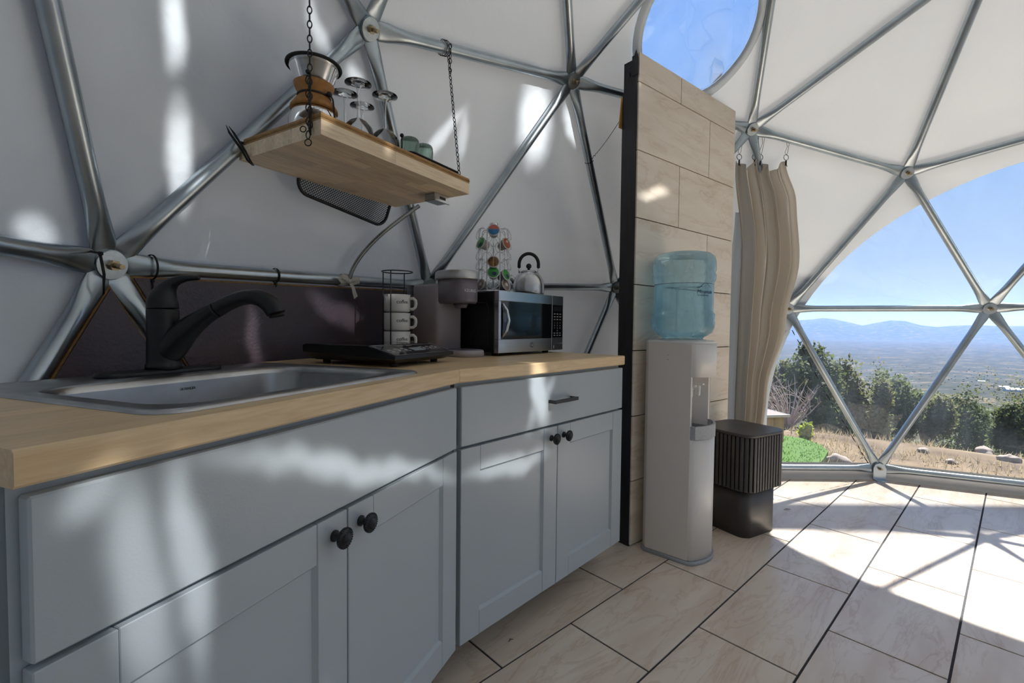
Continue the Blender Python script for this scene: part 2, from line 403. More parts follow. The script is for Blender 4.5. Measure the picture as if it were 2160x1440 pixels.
    def torus(self, R, r, n=32, m=8, M4=None):
        return self.tube([(R * math.cos(2 * PI * i / n), R * math.sin(2 * PI * i / n), 0) for i in range(n)], r, m, True, M4)
    def loft(self, rings, smooth=True, capb=False, capt=False, M4=None):
        n = len(rings[0]); vs_, fs = [p for r in rings for p in r], []
        for k in range(len(rings) - 1):
            for i in range(n):
                j = (i + 1) % n
                fs.append((k * n + i, k * n + j, (k + 1) * n + j, (k + 1) * n + i))
        self.add(vs_, fs, smooth, M4)
        if capb: self.add(rings[0], [tuple(range(n - 1, -1, -1))], False, M4)
        if capt: self.add(rings[-1], [tuple(range(n))], False, M4)
        return self
    def mesh(self, name, material):
        me = bpy.data.meshes.new(name)
        me.from_pydata(self.v, [], self.f)
        me.polygons.foreach_set('use_smooth', self.s)
        me.materials.append(material if not isinstance(material, str) else M[material])
        me.update()
        return me
    def build(self, name, material, parent=None, fix=True):
        me = self.mesh(name, material)
        if fix:
            bm = bmesh.new(); bm.from_mesh(me)
            bmesh.ops.remove_doubles(bm, verts=bm.verts, dist=1e-6)
            bmesh.ops.recalc_face_normals(bm, faces=bm.faces)
            bm.to_mesh(me); bm.free()
        return link(name, me, parent)
def link(name, me, parent=None, mtx=None):
    o = bpy.data.objects.new(name, me)
    COL.objects.link(o)
    if parent: o.parent = parent
    if mtx is not None: o.matrix_local = mtx
    return o
def tag(o, label=None, cat=None, group=None, kind=None):
    if label: o['label'] = label
    if cat: o['category'] = cat
    if group: o['group'] = group
    if kind: o['kind'] = kind
    return o
def thing(name, label, cat, loc=(0, 0, 0), rz=0.0, group=None, rot=None):
    o = bpy.data.objects.new(name, None)
    o.empty_display_size = 0.1
    COL.objects.link(o)
    o.location = loc
    o.rotation_euler = rot if rot else (0, 0, rz)
    return tag(o, label, cat, group)
def copy_tree(o, parent=None):
    c = o.copy(); COL.objects.link(c)
    if parent: c.parent = parent
    for ch in list(o.children): copy_tree(ch, c)
    return c
def T(x, y, z): return Matrix.Translation((x, y, z))
def RX(a): return Matrix.Rotation(a, 4, 'X')
def RY(a): return Matrix.Rotation(a, 4, 'Y')
def RZ(a): return Matrix.Rotation(a, 4, 'Z')
def rrect(x0, y0, x1, y1, r, z=None, k=6):
    pts = []
    for cx, cy, a0 in ((x1 - r, y1 - r, 0), (x0 + r, y1 - r, PI / 2), (x0 + r, y0 + r, PI), (x1 - r, y0 + r, 1.5 * PI)):
        for i in range(k + 1):
            a = a0 + PI / 2 * i / k
            p = (cx + r * math.cos(a), cy + r * math.sin(a))
            pts.append(p if z is None else (p[0], p[1], z))
    return pts
def text_mesh(body, size, extrude=0.0004, align='LEFT', shear=0.0):
    cu = bpy.data.curves.new('lettering', 'FONT')
    cu.body = body; cu.size = size; cu.extrude = extrude; cu.align_x = align; cu.shear = shear
    cu.resolution_u = 3
    o = bpy.data.objects.new('lettering', cu); COL.objects.link(o)
    dg = bpy.context.evaluated_depsgraph_get()
    me = bpy.data.meshes.new_from_object(o.evaluated_get(dg))
    bpy.data.objects.remove(o); bpy.data.curves.remove(cu)
    return me
def lettering(name, body, size, parent, mtx, material, **kw):
    me = text_mesh(body, size, **kw)
    me.materials.clear(); me.materials.append(M[material])
    return link(name, me, parent, mtx)
def clip(poly, a, b):
    """keep the part of a convex polygon left of the line a->b"""
    out = []
    def side(p): return (b[0] - a[0]) * (p[1] - a[1]) - (b[1] - a[1]) * (p[0] - a[0])
    for i in range(len(poly)):
        p, q = poly[i], poly[(i + 1) % len(poly)]
        sp_, sq = side(p), side(q)
        if sp_ >= 0: out.append(p)
        if (sp_ > 0 > sq) or (sp_ < 0 < sq):
            t = sp_ / (sp_ - sq)
            out.append((p[0] + (q[0] - p[0]) * t, p[1] + (q[1] - p[1]) * t))
    return out
def area(poly):
    return 0.5 * sum(poly[i][0] * poly[(i + 1) % len(poly)][1] - poly[(i + 1) % len(poly)][0] * poly[i][1] for i in range(len(poly)))

# ---------------------------------------------------------------- geodesic dome: frame, cover, clear windows
HUBS = [V(p) for p in [(-0.703, -1.311, 1.169), (-0.972, -0.720, 0.075), (-0.326, -1.803, 0.075), (-1.096, -0.113, 1.218), (0.131, -2.221, 1.169), (-0.573, -0.675, 2.219), (-1.112, 0.506, 0.075), (-0.128, -1.622, 2.012), (0.696, -2.541, 0.075), (-0.713, 0.551, 2.219), (-0.987, 1.142, 1.169), (0.776, -2.148, 2.219), (0.341, -1.192, 2.868), (1.290, -2.717, 1.218), (0.044, 0.017, 3.075), (-0.726, 1.706, 0.075), (-0.487, 1.574, 2.004), (1.906, -2.787, 0.075), (0.061, 1.261, 2.868), (-0.400, 2.216, 1.212), (1.519, -1.593, 3.075), (1.986, -2.394, 2.219), (1.115, -0.483, 3.517), (2.551, -2.713, 1.169), (0.975, 0.744, 3.517), (0.277, 2.290, 2.211), (0.104, 2.655, 0.075), (3.135, -2.507, 0.075), (3.024, -2.263, 2.012), (2.760, -1.684, 2.868), (2.324, -0.729, 3.517), (1.889, 0.227, 3.703), (1.119, 1.917, 3.075), (0.651, 2.961, 1.276), (3.674, -2.201, 1.169), (2.098, 1.256, 3.517), (1.404, 2.802, 2.205), (1.227, 3.167, 0.075), (3.803, -1.565, 2.219), (2.932, 0.346, 3.517), (3.505, -0.687, 3.075), (4.152, -1.763, 0.075), (2.307, 2.285, 2.868), (1.909, 3.240, 1.164), (2.420, 2.908, 1.995), (4.504, -1.252, 1.218), (3.258, 1.482, 3.075), (2.524, 3.171, 0.075), (4.411, -0.491, 2.219), (3.976, 0.465, 2.868), (4.760, -0.688, 0.075), (3.351, 2.404, 2.219), (3.055, 2.994, 1.170), (4.607, 0.537, 2.012), (4.890, -0.052, 1.169), (4.185, 1.494, 2.219), (3.646, 2.675, 0.075), (4.874, 0.567, 0.075), (4.104, 2.257, 1.218), (4.750, 1.174, 1.169), (4.480, 1.765, 0.075)]]
DC = V((1.889, 0.227, 0.644))
NH = len(HUBS)
EDGES = [(i, j) for i in range(NH) for j in range(i + 1, NH) if (HUBS[i] - HUBS[j]).length < 1.45]
ES = set(EDGES)
TRIS = [(i, j, k) for (i, j) in EDGES for k in range(j + 1, NH) if (i, k) in ES and (j, k) in ES]
RAD = [(h - DC).normalized() for h in HUBS]
# clear openings in the cover: (axis, centre, radius); each is cut square to its own axis
WINS = [(V((-0.528, -0.842, 0.0)), V((3.264, 2.448, 0.380)), 1.676),      # big arched bay window
        (V((0.0, -0.75, -0.65)), V((0.914, 2.377, 2.523)), 0.305),         # round skylight
        (V((-0.82, 0.57, 0.0)), V((3.95, -1.20, 0.50)), 1.75)]             # added unseen arched window behind the camera, for sky fill
WINS = [(a.normalized(), c, r) for a, c, r in WINS]

frame = thing('dome_frame', 'galvanised steel tube geodesic frame lining the white dome', 'frame', (DC.x, DC.y, 0))
FT = T(-DC.x, -DC.y, 0)
def strut_mesh(a, b):
    A, B = HUBS[a], HUBS[b]
    t = (B - A); Ln = t.length; t.normalize()
    r = ((A + B) / 2 - DC); r = (r - t * r.dot(t)).normalized()
    s = t.cross(r)
    rings = []
    for u, w, h in ((0.012, .027, .004), (0.045, .030, .005), (0.075, .029, .009), (0.11, .025, .0165), (0.15, .0215, .021), (0.2, .0205, .0205)):
        rings.append((u, w, h))
    rings += [(Ln - u, w, h) for u, w, h in rings[::-1]]
    mb = MB(); rr = []
    for u, w, h in rings:
        c = A + t * u
        rr.append([c + s * (w * math.cos(2 * PI * k / 14)) + r * (h * math.sin(2 * PI * k / 14)) for k in range(14)])
    mb.loft(rr, True, True, True, FT)
    return mb
for a, b in EDGES:
    strut_mesh(a, b).build('strut', 'galv', frame)
def look(n):
    return n.to_track_quat('Z', 'Y').to_matrix().to_4x4()
for i, h in enumerate(HUBS):
    inward = -RAD[i]
    if h.z < 0.2:
        inward = V((DC.x - h.x, DC.y - h.y, 0)).normalized()
        inward = (inward + V((0, 0, 0.12))).normalized()
    L4 = FT @ T(*h) @ look(inward)
    hb = MB(); hb.lathe([(0.036, -0.014), (0.036, 0.012)], 20, L4, False)
    hub = hb.build('hub', 'galv', frame)
    w = MB(); w.lathe([(0.034, 0.013), (0.034, 0.017), (0.012, 0.0172)], 28, L4, False); w.build('washer', 'washer', hub)
    b = MB(); b.lathe([(0.013, 0.0175), (0.013, 0.028)], 6, L4, False); b.lathe([(0.0065, 0.026), (0.0065, 0.052)], 12, L4); b.build('bolt', 'brass', hub)
    if h.z < 0.2:                                            # floor bracket under every base hub
        ang = math.atan2(inward.y, inward.x)
        br = MB()
        B4 = FT @ T(h.x, h.y, 0) @ RZ(ang)
        pl = [(-0.038, 0.0), (0.038, 0.0), (0.038, 0.08), (0.027, 0.105), (0, 0.115), (-0.027, 0.105), (-0.038, 0.08)]
        br.prism(pl, 0, 0.006, B4 @ T(0.018, 0, 0) @ RZ(PI / 2) @ RX(PI / 2))
        br.box(0.012, -0.038, 0.0, 0.07, 0.038, 0.006, B4)
        br.build('foot_bracket', 'galv', frame)

# cover: every facet a slightly slack sheet just outside the tubes
OUT = [h + RAD[i] * 0.03 for i, h in enumerate(HUBS)]
for i, h in enumerate(HUBS):
    if h.z < 0.2:
        o = V((h.x - DC.x, h.y - DC.y, 0)).normalized()
        OUT[i] = V((h.x, h.y, 0.075)) + o * 0.03
NS = 20
verts, vid, faces = [], {}, []
def cov(p):
    k = (round(p.x, 4), round(p.y, 4), round(p.z, 4))
    if k not in vid:
        vid[k] = len(verts); verts.append(p)
    return vid[k]
edge_d = []
for (i, j, k) in TRIS:
    A, B, C = OUT[i], OUT[j], OUT[k]
    n = (B - A).cross(C - A).normalized()
    if n.dot(A - DC) < 0: n = -n
    row = {}
    for a in range(NS + 1):
        for b in range(NS + 1 - a):
            u, v = a / NS, b / NS
            w = 1 - u - v
            p = A * w + B * u + C * v
            m = min(u, v, w)
            e = min(1.0, m / 0.16)
            # radiating tension wrinkles near the hubs + soft sag in the field
            wr = 0.0
            for (q, cor) in ((w, A), (u, B), (v, C)):
                if q > 0.55:
                    d = p - cor
                    if d.length > 1e-4:
                        ang = math.atan2((d.cross(n)).dot((B - A).normalized()), d.dot((B - A).normalized()))
                        wr += 0.0045 * math.sin(ang * 23 + i) * min(1, (q - 0.55) / 0.2) * min(1, (1 - q) / 0.12)
            sag = 0.014 * noise.noise(p * 2.6 + V((3, 1, 7))) + 0.006 * noise.noise(V((p.x * 4, p.y * 4, p.z * 14)))
            row[(a, b)] = cov(p + n * e * (sag + wr + 0.012 * e))
    for a in range(NS):
        for b in range(NS - a):
            f = [row[(a, b)], row[(a + 1, b)], row[(a, b + 1)]]
            faces.append(f)
            if a + b < NS - 1: faces.append([row[(a + 1, b)], row[(a + 1, b + 1)], row[(a, b + 1)]])
bm = bmesh.new()
bv = [bm.verts.new(p) for p in verts]
for f in faces: bm.faces.new([bv[q] for q in f])
bmesh.ops.recalc_face_normals(bm, faces=bm.faces)
def win_of(c):
    for k, (ax, ce, r) in enumerate(WINS):
        d = c - ce
        if d.dot(ax) < 0.9 * r + 0.25 and (d - ax * d.dot(ax)).length < r: return k + 1
    return 0
for ax, ce, r in WINS:
    u = ax.cross(V((0, 0, 1))).normalized(); w = ax.cross(u)
    nseg = 96 if r > 1 else 48
    rp = r / math.cos(PI / nseg) * 0.9995
    for q in range(nseg):
        a_ = 2 * PI * q / nseg
        nrm = u * math.cos(a_) + w * math.sin(a_)
        pt = ce + nrm * r
        fs = []
        for f in bm.faces:
            d = f.calc_center_median() - pt
            if d.dot(ax) < 0.9 * r + 0.25 and (d - ax * d.dot(ax)).length < 2 * PI * r / nseg * 0.75 + 0.07: fs.append(f)
        if not fs: continue
        es = {e for f in fs for e in f.edges}; vv = {v for f in fs for v in f.verts}
        bmesh.ops.bisect_plane(bm, geom=list(vv) + list(es) + fs, plane_co=pt, plane_no=nrm, dist=1e-5)
def cls(f):
    return win_of(f.calc_center_median())
groups = {0: [], 1: [], 2: [], 3: [], 4: []}
bm.faces.ensure_lookup_table(); bm.verts.index_update()
loops = {1: [], 2: [], 3: [], 4: []}
for e in bm.edges:
    fs = e.link_faces
    if len(fs) == 2:
        c0, c1 = cls(fs[0]), cls(fs[1])
        if c0 != c1: loops[max(c0, c1)].append((e.verts[0].co.copy(), e.verts[1].co.copy()))
for f in bm.faces: groups[cls(f)].append([v.co.copy() for v in f.verts])
bm.free()
def sheet(name, polys, material, label, cat, smooth=True):
    vs_, ids, fs = [], {}, []
    for poly in polys:
        f = []
        for p in poly:
            k = (round(p.x, 4), round(p.y, 4), round(p.z, 4))
            if k not in ids: ids[k] = len(vs_); vs_.append(tuple(p))
            f.append(ids[k])
        if len(set(f)) > 2: fs.append(f)
    mb = MB(); mb.add(vs_, fs, smooth)
    o = mb.build(name, material, None, True)
    return tag(o, label, cat, kind='structure')
sheet('wall_dome', groups[0], 'cover', 'white vinyl dome cover stretched over the steel frame', 'wall')
sheet('window_1', groups[1], 'film', 'large clear arched window looking over the valley', 'window')
sheet('window_2', groups[2], 'skyfilm', 'round clear skylight above the tiled partition', 'window')
sheet('added_window', groups[3], 'film', 'added unseen clear arched window to the right behind the camera, letting in sky fill', 'window')
def chain_loop(segs):
    segs = segs[:]
    path = [segs[0][0], segs[0][1]]; segs.pop(0)
    while segs:
        e = path[-1]
        k = min(range(len(segs)), key=lambda q: min((segs[q][0] - e).length, (segs[q][1] - e).length))
        a, b = segs.pop(k)
        if min((a - e).length, (b - e).length) > 0.3: break
        path.append(b if (a - e).length < (b - e).length else a)
    return path
# hem of the arched window and the ring flange of the skylight
pa = chain_loop(loops[1])
hem = MB()
ring = [p for p in pa if p.z > 0.08]
s_, off = [], 0.022
for q, p in enumerate(ring):
    rd = (p - DC).normalized()
    tq = (ring[min(q + 1, len(ring) - 1)] - ring[max(q - 1, 0)]).normalized()
    sd = rd.cross(tq)
    if sd.dot(p - WINS[0][1]) < 0: sd = -sd
    s_.append((p - rd * 0.004 - sd * 0.004, p - rd * 0.004 + sd * off))
for q in range(len(s_) - 1):
    if (s_[q][0] - s_[q + 1][0]).length < 0.2:
        hem.add([s_[q][0], s_[q + 1][0], s_[q + 1][1], s_[q][1]], [(0, 1, 2, 3)], True)
tag(hem.build('trim_1', 'cover', None), 'white welded hem along the arched clear window', 'trim', kind='structure')
ps = chain_loop(loops[2])
fl = MB()
cs = sum(ps, V((0, 0, 0))) / len(ps)
pr = []
for p in ps:
    rd = (p - DC).normalized(); od = (p - cs); od = (od - rd * od.dot(rd)).normalized()
    pr.append([p - rd * 0.003, p - rd * 0.02 + od * 0.004, p - rd * 0.022 + od * 0.03, p - rd * 0.006 + od * 0.05])
for q in range(len(pr)):
    A, B = pr[q], pr[(q + 1) % len(pr)]
    if (A[0] - B[0]).length < 0.2:
        for k in range(3): fl.add([A[k], B[k], B[k + 1], A[k + 1]], [(0, 1, 2, 3)], True)
tag(fl.build('trim_2', 'cover', None), 'white raised rim around the round skylight', 'trim', kind='structure')
# low skirt between the base tube and the floor
base = sorted([h for h in HUBS if h.z < 0.2], key=lambda h: math.atan2(h.y - DC.y, h.x - DC.x))
sk = MB()
for q in range(len(base)):
    A, B = base[q], base[(q + 1) % len(base)]
    n = 14; prev = None
    for k in range(n + 1):
        p = A.lerp(B, k / n)
        o = V((p.x - DC.x, p.y - DC.y, 0)).normalized()
        w = 0.006 * noise.noise(V((p.x * 9, p.y * 9, 2)))
        cur = [V((p.x, p.y, 0.105)) + o * 0.026, V((p.x, p.y, 0.05)) + o * (0.026 + w), V((p.x, p.y, 0.012)) + o * (0.012 + w), V((p.x, p.y, -0.004)) - o * (0.02 + w)]
        if prev:
            for z in range(3): sk.add([prev[z], cur[z], cur[z + 1], prev[z + 1]], [(0, 1, 2, 3)], True)
        prev = cur
tag(sk.build('baseboard_dome', 'flange', None), 'white vinyl skirt along the foot of the dome', 'baseboard', kind='structure')
# ---------------------------------------------------------------- floor: charcoal grout bed and separate stone-look tiles
tw, tl, gr = 0.305, 0.305 * 2.0702, 0.0068
tu, tv = V((math.cos(TILE_ANG), math.sin(TILE_ANG), 0)), V((math.sin(TILE_ANG), -math.cos(TILE_ANG), 0))
to = V((-0.0631934, 4.485527, 0)) * 0.305
ringp = [(h.x, h.y) for h in base]
fl = MB(); fl.prism([(DC.x + (p[0] - DC.x) * 1.02, DC.y + (p[1] - DC.y) * 1.02) for p in ringp], -0.14, -0.0035)
floor = tag(fl.build('floor', 'grout', None), 'beige stone-look tile floor with charcoal grout joints', 'floor', kind='structure')
for r in range(-13, 14):
    offs = 0.0 if r % 2 else 0.305 * 1.0386
    for k in range(-9, 10):
        u0, v0 = k * tl + offs + gr / 2, r * tw + gr / 2
        u1, v1 = u0 + tl - gr, v0 + tw - gr
        quad = [to + tu * u + tv * v for u, v in ((u0, v0), (u0, v1), (u1, v1), (u1, v0))]
        poly = [(p.x, p.y) for p in quad]
        if area(poly) < 0: poly = poly[::-1]
        for q in range(len(ringp)):
            poly = clip(poly, ringp[q], ringp[(q + 1) % len(ringp)])
            if len(poly) < 3: break
        if len(poly) < 3 or area(poly) < 0.002: continue
        cx, cy = sum(p[0] for p in poly) / len(poly), sum(p[1] for p in poly) / len(poly)
        b = 0.0012
        inner = [(p[0] + (cx - p[0]) / max(1e-6, math.hypot(p[0] - cx, p[1] - cy)) * b, p[1] + (cy - p[1]) / max(1e-6, math.hypot(p[0] - cx, p[1] - cy)) * b) for p in poly]
        mb = MB()
        mb.loft([[(p[0], p[1], -0.009) for p in poly], [(p[0], p[1], -0.0008) for p in poly], [(p[0], p[1], 0.0) for p in inner]], False, True, True)
        mb.build('tile', 'tile', floor)
# ---------------------------------------------------------------- outdoors: hillside, valley, mountains, scrub
def lerp_tab(t, tab):
    for k in range(len(tab) - 1):
        if t <= tab[k + 1][0]:
            a = (t - tab[k][0]) / (tab[k + 1][0] - tab[k][0])
            a = max(0.0, a); a = a * a * (3 - 2 * a)
            return tab[k][1] + (tab[k + 1][1] - tab[k][1]) * a
    return tab[-1][1]
PROF = [(math.log(v), z) for v, z in ((1, -0.5), (7.5, -0.55), (12, -1.5), (60, -12.5), (220, -32), (1000, -112), (2500, -150), (20000, -155))]
def ground(x, y):
    dx, dy = x - 0.8, y - 0.3
    r = math.hypot(dx, dy); lr = math.log(max(r, 1.2))
    z = lerp_tab(lr, PROF)
    amp = min(16.0, 0.02 * r) if r > 9 else 0.03
    z += amp * noise.noise(V((x / max(4, r * 0.16), y / max(4, r * 0.16), 1.7)))
    if 300 < r < 8000: z += 14 * max(0, noise.noise(V((x / 420, y / 420, 9.1)))) * min(1, (r - 300) / 500)
    if r > 8200:
        az = math.atan2(dy, dx)
        m = min(1, (r - 8200) / 2300)
        pk = 240 + 260 * noise.noise(V((az * 7.0, 3.3, 0))) + 120 * noise.noise(V((az * 21, 1.1, 0))) + 30 * noise.noise(V((az * 60, 4, r / 900)))
        z += m * m * (3 - 2 * m) * max(60, pk) * (1 if r < 11000 else 0.9)
    return z
m, N, L, P = new_mat('hillside_ground')
tc = N.new('ShaderNodeTexCoord')
def nz(scale, det=6, dist=0.0):
    n = N.new('ShaderNodeTexNoise'); n.inputs['Scale'].default_value = scale; n.inputs['Detail'].default_value = det; n.inputs['Distortion'].default_value = dist
    L.new(tc.outputs['Object'], n.inputs['Vector']); return n.outputs[0]
def rng(s, a, b, c=0.0, d=1.0):
    r = N.new('ShaderNodeMapRange'); r.inputs[1].default_value, r.inputs[2].default_value, r.inputs[3].default_value, r.inputs[4].default_value = a, b, c, d
    L.new(s, r.inputs[0]); return r.outputs[0]
def mixc(f, a, b):
    x = N.new('ShaderNodeMix'); x.data_type = 'RGBA'
    L.new(f, x.inputs[0])
    for q, c in ((6, a), (7, b)):
        if isinstance(c, tuple): x.inputs[q].default_value = rgb(c)
        else: L.new(c, x.inputs[q])
    return x.outputs[2]
soil = mixc(rng(nz(1.3, 8, 0.5), 0.35, 0.65), (0.19, 0.14, 0.09), (0.085, 0.06, 0.042))
soil = mixc(rng(nz(0.25, 5), 0.45, 0.62), soil, (0.23, 0.175, 0.11))
scrub = mixc(rng(nz(0.05, 10), 0.4, 0.6), (0.024, 0.03, 0.018), (0.05, 0.048, 0.03))
geo = N.new('ShaderNodeNewGeometry')
ln = N.new('ShaderNodeVectorMath'); ln.operation = 'LENGTH'; L.new(geo.outputs['Position'], ln.inputs[0])
veg = rng(nz(0.012, 12, 0.3), 0.38, 0.47)
vg2 = rng(nz(0.11, 12), 0.44, 0.52)
mm = N.new('ShaderNodeMath'); mm.operation = 'MAXIMUM'; L.new(veg, mm.inputs[0]); L.new(vg2, mm.inputs[1])
m3 = N.new('ShaderNodeMath'); m3.operation = 'MULTIPLY'; L.new(mm.outputs[0], m3.inputs[0]); L.new(rng(ln.outputs['Value'], 9, 16), m3.inputs[1])
L.new(mixc(m3.outputs[0], soil, scrub), P.inputs['Base Color'])
P.inputs['Roughness'].default_value = 1.0
P.inputs['Specular IOR Level'].default_value = 0.1
M['ground'] = m
tb = MB(); NR, NA = 150, 290
radii = [2.6 * (13500 / 2.6) ** (q / NR) for q in range(NR + 1)]
vs_, fs = [], []
for r in radii:
    for q in range(NA + 1):
        a = math.radians(-150 + 315 * q / NA)
        x, y = 0.8 + r * math.cos(a), 0.3 + r * math.sin(a)
        vs_.append((x, y, ground(x, y)))
for k in range(NR):
    for q in range(NA):
        a = k * (NA + 1) + q
        fs.append((a, a + 1, a + NA + 2, a + NA + 1))
tb.add(vs_, fs, True)
tag(tb.build('hillside', 'ground', None, False), 'dry scrubby hillside falling to a wide valley with far mountains', 'landscape', kind='structure')

# aerial haze hanging over the valley
hz, N, L, P = new_mat('valley_haze')
N.remove(P)
vol = N.new('ShaderNodeVolumeScatter')
vol.inputs['Color'].default_value = (0.085, 0.19, 0.50, 1); vol.inputs['Density'].default_value = 1 / 7000.0; vol.inputs['Anisotropy'].default_value = 0.25
L.new(vol.outputs[0], N['Material Output'].inputs['Volume'])
M['haze'] = hz
hb = MB(); hb.box(-9000, 120, -330, 14500, 14500, 420)
tag(hb.build('valley_haze', 'haze', None), 'pale blue haze hanging over the distant valley', 'haze', kind='stuff')

def foliage(mb, c, rx, rz, n, size, seed, flat=0.0):
    rnd = random.Random(seed)
    lumps = []
    for q in range(9):
        a, e = rnd.uniform(0, 2 * PI), rnd.uniform(-0.5, 1.0)
        rr = rnd.uniform(0.25, 0.7)
        lumps.append((V((math.cos(a) * rr * rx, math.sin(a) * rr * rx, rz * (0.55 + 0.38 * e))), rnd.uniform(0.32, 0.55)))
    for q in range(n):
        lc, lr = lumps[rnd.randrange(len(lumps))]
        d = V((rnd.gauss(0, 1), rnd.gauss(0, 1), rnd.gauss(0, 1))).normalized()
        p = c + lc + V((d.x * rx, d.y * rx, d.z * rz * 0.75)) * lr * rnd.uniform(0.55, 1.05)
        if p.z < c.z + 0.03: p.z = c.z + 0.03 + rnd.random() * 0.1
        t = V((rnd.gauss(0, 1), rnd.gauss(0, 1), rnd.gauss(0.5, 1))).normalized()
        s = t.cross(d).normalized() if t.cross(d).length > 1e-3 else V((1, 0, 0))
        h = size * rnd.uniform(0.6, 1.4); w = h * 0.33
        mb.add([p - s * w * 0.5, p + t * h * 0.5 - s * w, p + t * h, p + t * h * 0.5 + s * w], [(0, 1, 2, 3)], False)
def shrub(name, label, px, topy, wpx, depth, material, n, seed, group=None, size=0.075):
    p = at(px, 900, depth); g = ground(p.x, p.y)
    c = V((p.x, p.y, g - 0.03))
    ht = at(px, topy, depth).z - g
    rx = wpx / 2 / F_PX * depth
    t = thing(name, label, 'shrub', c, 0, group)
    mb = MB(); foliage(mb, V((0, 0, 0)), rx, ht * 0.98, n, size, seed); mb.build('foliage', material, t, False)
    rnd = random.Random(seed + 99)
    tr = MB()
    for q in range(5):
        a = rnd.uniform(0, 2 * PI)
        e = V((math.cos(a) * rx * 0.5, math.sin(a) * rx * 0.5, ht * rnd.uniform(0.5, 0.8)))
        tr.tube([(0, 0, 0), e * 0.4 + V((rnd.uniform(-.05, .05), rnd.uniform(-.05, .05), 0.1)), e], [0.05, 0.035, 0.012], 6)
    tr.build('trunk', 'bark', t, False)
    return t
GS = 'shrubs growing beyond the arched window'
for a in (
    ('juniper_shrub', 'tallest dark green juniper behind the bright lawn', 1712, 742, 120, 9.0, 'leafdark', 7500, 1),
    ('scrub_bush', 'olive bush at the edge of the curtain behind the shed roof', 1640, 775, 90, 9.6, 'leafmid', 5200, 2),
    ('scrub_bush', 'olive green bush behind the left leaning window strut', 1775, 785, 90, 10.0, 'leafmid', 5200, 3),
    ('scrub_bush', 'low rounded olive bush left of the base hub bracket', 1832, 806, 85, 9.4, 'leafmid', 4600, 4),
    ('juniper_shrub', 'dark green bush directly above the window base hub', 1885, 812, 105, 10.4, 'leafdark', 5600, 5),
    ('scrub_bush', 'olive bush crossing the right leaning window strut', 1958, 838, 95, 10.6, 'leafmid', 4600, 6),
    ('juniper_shrub', 'dark bush at the right border above the dry bank', 2138, 862, 90, 9.6, 'leafdark', 5000, 7),
    ('juniper_shrub', 'broad dark shrub behind the dry bank', 2045, 846, 110, 13.0, 'leafdark', 4600, 8),
    ('scrub_bush', 'pale olive bush farther down the slope in the centre of the arched window', 1860, 792, 90, 17.0, 'leafmid', 3200, 9),
    ('scrub_bush', 'pale olive bush farther down the slope at the right border', 2110, 815, 110, 18.0, 'leafmid', 3200, 10)):
    shrub(*a, group=GS)
for a in (('juniper_shrub', 'dark bush just outside the right edge of the view', 2230, 850, 130, 9.0, 'leafdark', 3500, 11),
          ('scrub_bush', 'olive bush well outside the right edge of the view', 2380, 860, 150, 8.6, 'leafmid', 3500, 12)):
    shrub(*a, group=GS)
# small yellow-green shrub on the lawn's edge
p = at(1697, 932, 6.5)
t = thing('yellow_shrub', 'small bright yellow-green shrub at the back of the lawn', 'shrub', (p.x, p.y, ground(p.x, p.y)), 0)
mb = MB(); foliage(mb, V((0, 0, 0)), 0.1, 0.2, 1100, 0.05, 31); mb.build('foliage', 'leafyellow', t, False)
mb = MB(); mb.tube([(0, 0, -0.02), (0.01, 0, 0.05), (0, 0.01, 0.12)], 0.012, 6); mb.build('trunk', 'bark', t, False)
# bare pale twig bush beside the shed
p = at(1662, 900, 7.6)
t = thing('bare_bush', 'leafless pale twiggy bush between shed and juniper', 'shrub', (p.x, p.y, ground(p.x, p.y)), 0)
rnd = random.Random(5)
mb = MB()
for q in range(46):
    a, e = rnd.uniform(0, 2 * PI), rnd.uniform(0.5, 1.0)
    d = V((math.cos(a) * 0.5, math.sin(a) * 0.5, e)) * rnd.uniform(0.6, 1.05)
    k = d * 0.55 + V((rnd.uniform(-.08, .08), rnd.uniform(-.08, .08), 0.04))
    mb.tube([(0, 0, 0), k, d], [0.012, 0.008, 0.003], 4)
    for w in range(3):
        b = k.lerp(d, rnd.random()); mb.tube([b, b + V((rnd.uniform(-.16, .16), rnd.uniform(-.16, .16), rnd.uniform(.03, .18)))], [0.005, 0.002], 4)
mb.build('branch', 'twig', t, False)
# lawn
lp = [onz(px, py, -0.48) for px, py in ((1560, 1040), (1560, 925), (1650, 922), (1690, 928), (1728, 941), (1747, 956), (1738, 972), (1722, 990), (1700, 1040))]
mb = MB(); cz = [(q.x, q.y) for q in lp]
if area(cz) < 0: cz = cz[::-1]
mb.prism(cz, -0.62, -0.45)
lawn = tag(mb.build('lawn', 'lawn', None), 'bright green patch of mown lawn outside the window', 'lawn', kind='stuff')
rnd = random.Random(3); gb = MB()
def inside(x, y, poly):
    return all((poly[(i + 1) % len(poly)][0] - poly[i][0]) * (y - poly[i][1]) - (poly[(i + 1) % len(poly)][1] - poly[i][1]) * (x - poly[i][0]) >= -0.02 for i in range(len(poly)))
xs, ys = [q[0] for q in cz], [q[1] for q in cz]
n = 0
while n < 3000:
    x, y = rnd.uniform(min(xs), max(xs)), rnd.uniform(min(ys), max(ys))
    n += 1
    if not inside(x, y, cz): continue
    a = rnd.uniform(0, 2 * PI); h = rnd.uniform(0.012, 0.03); dx, dy = 0.005 * math.cos(a), 0.005 * math.sin(a)
    gb.add([(x - dx, y - dy, -0.451), (x + dx, y + dy, -0.451), (x + dy * 2, y + dx * 2, -0.45 + h)], [(0, 1, 2)], False)
tag(gb.build('grass_blades', 'lawn', lawn, False), 'short green grass blades of the lawn', None, kind='stuff')
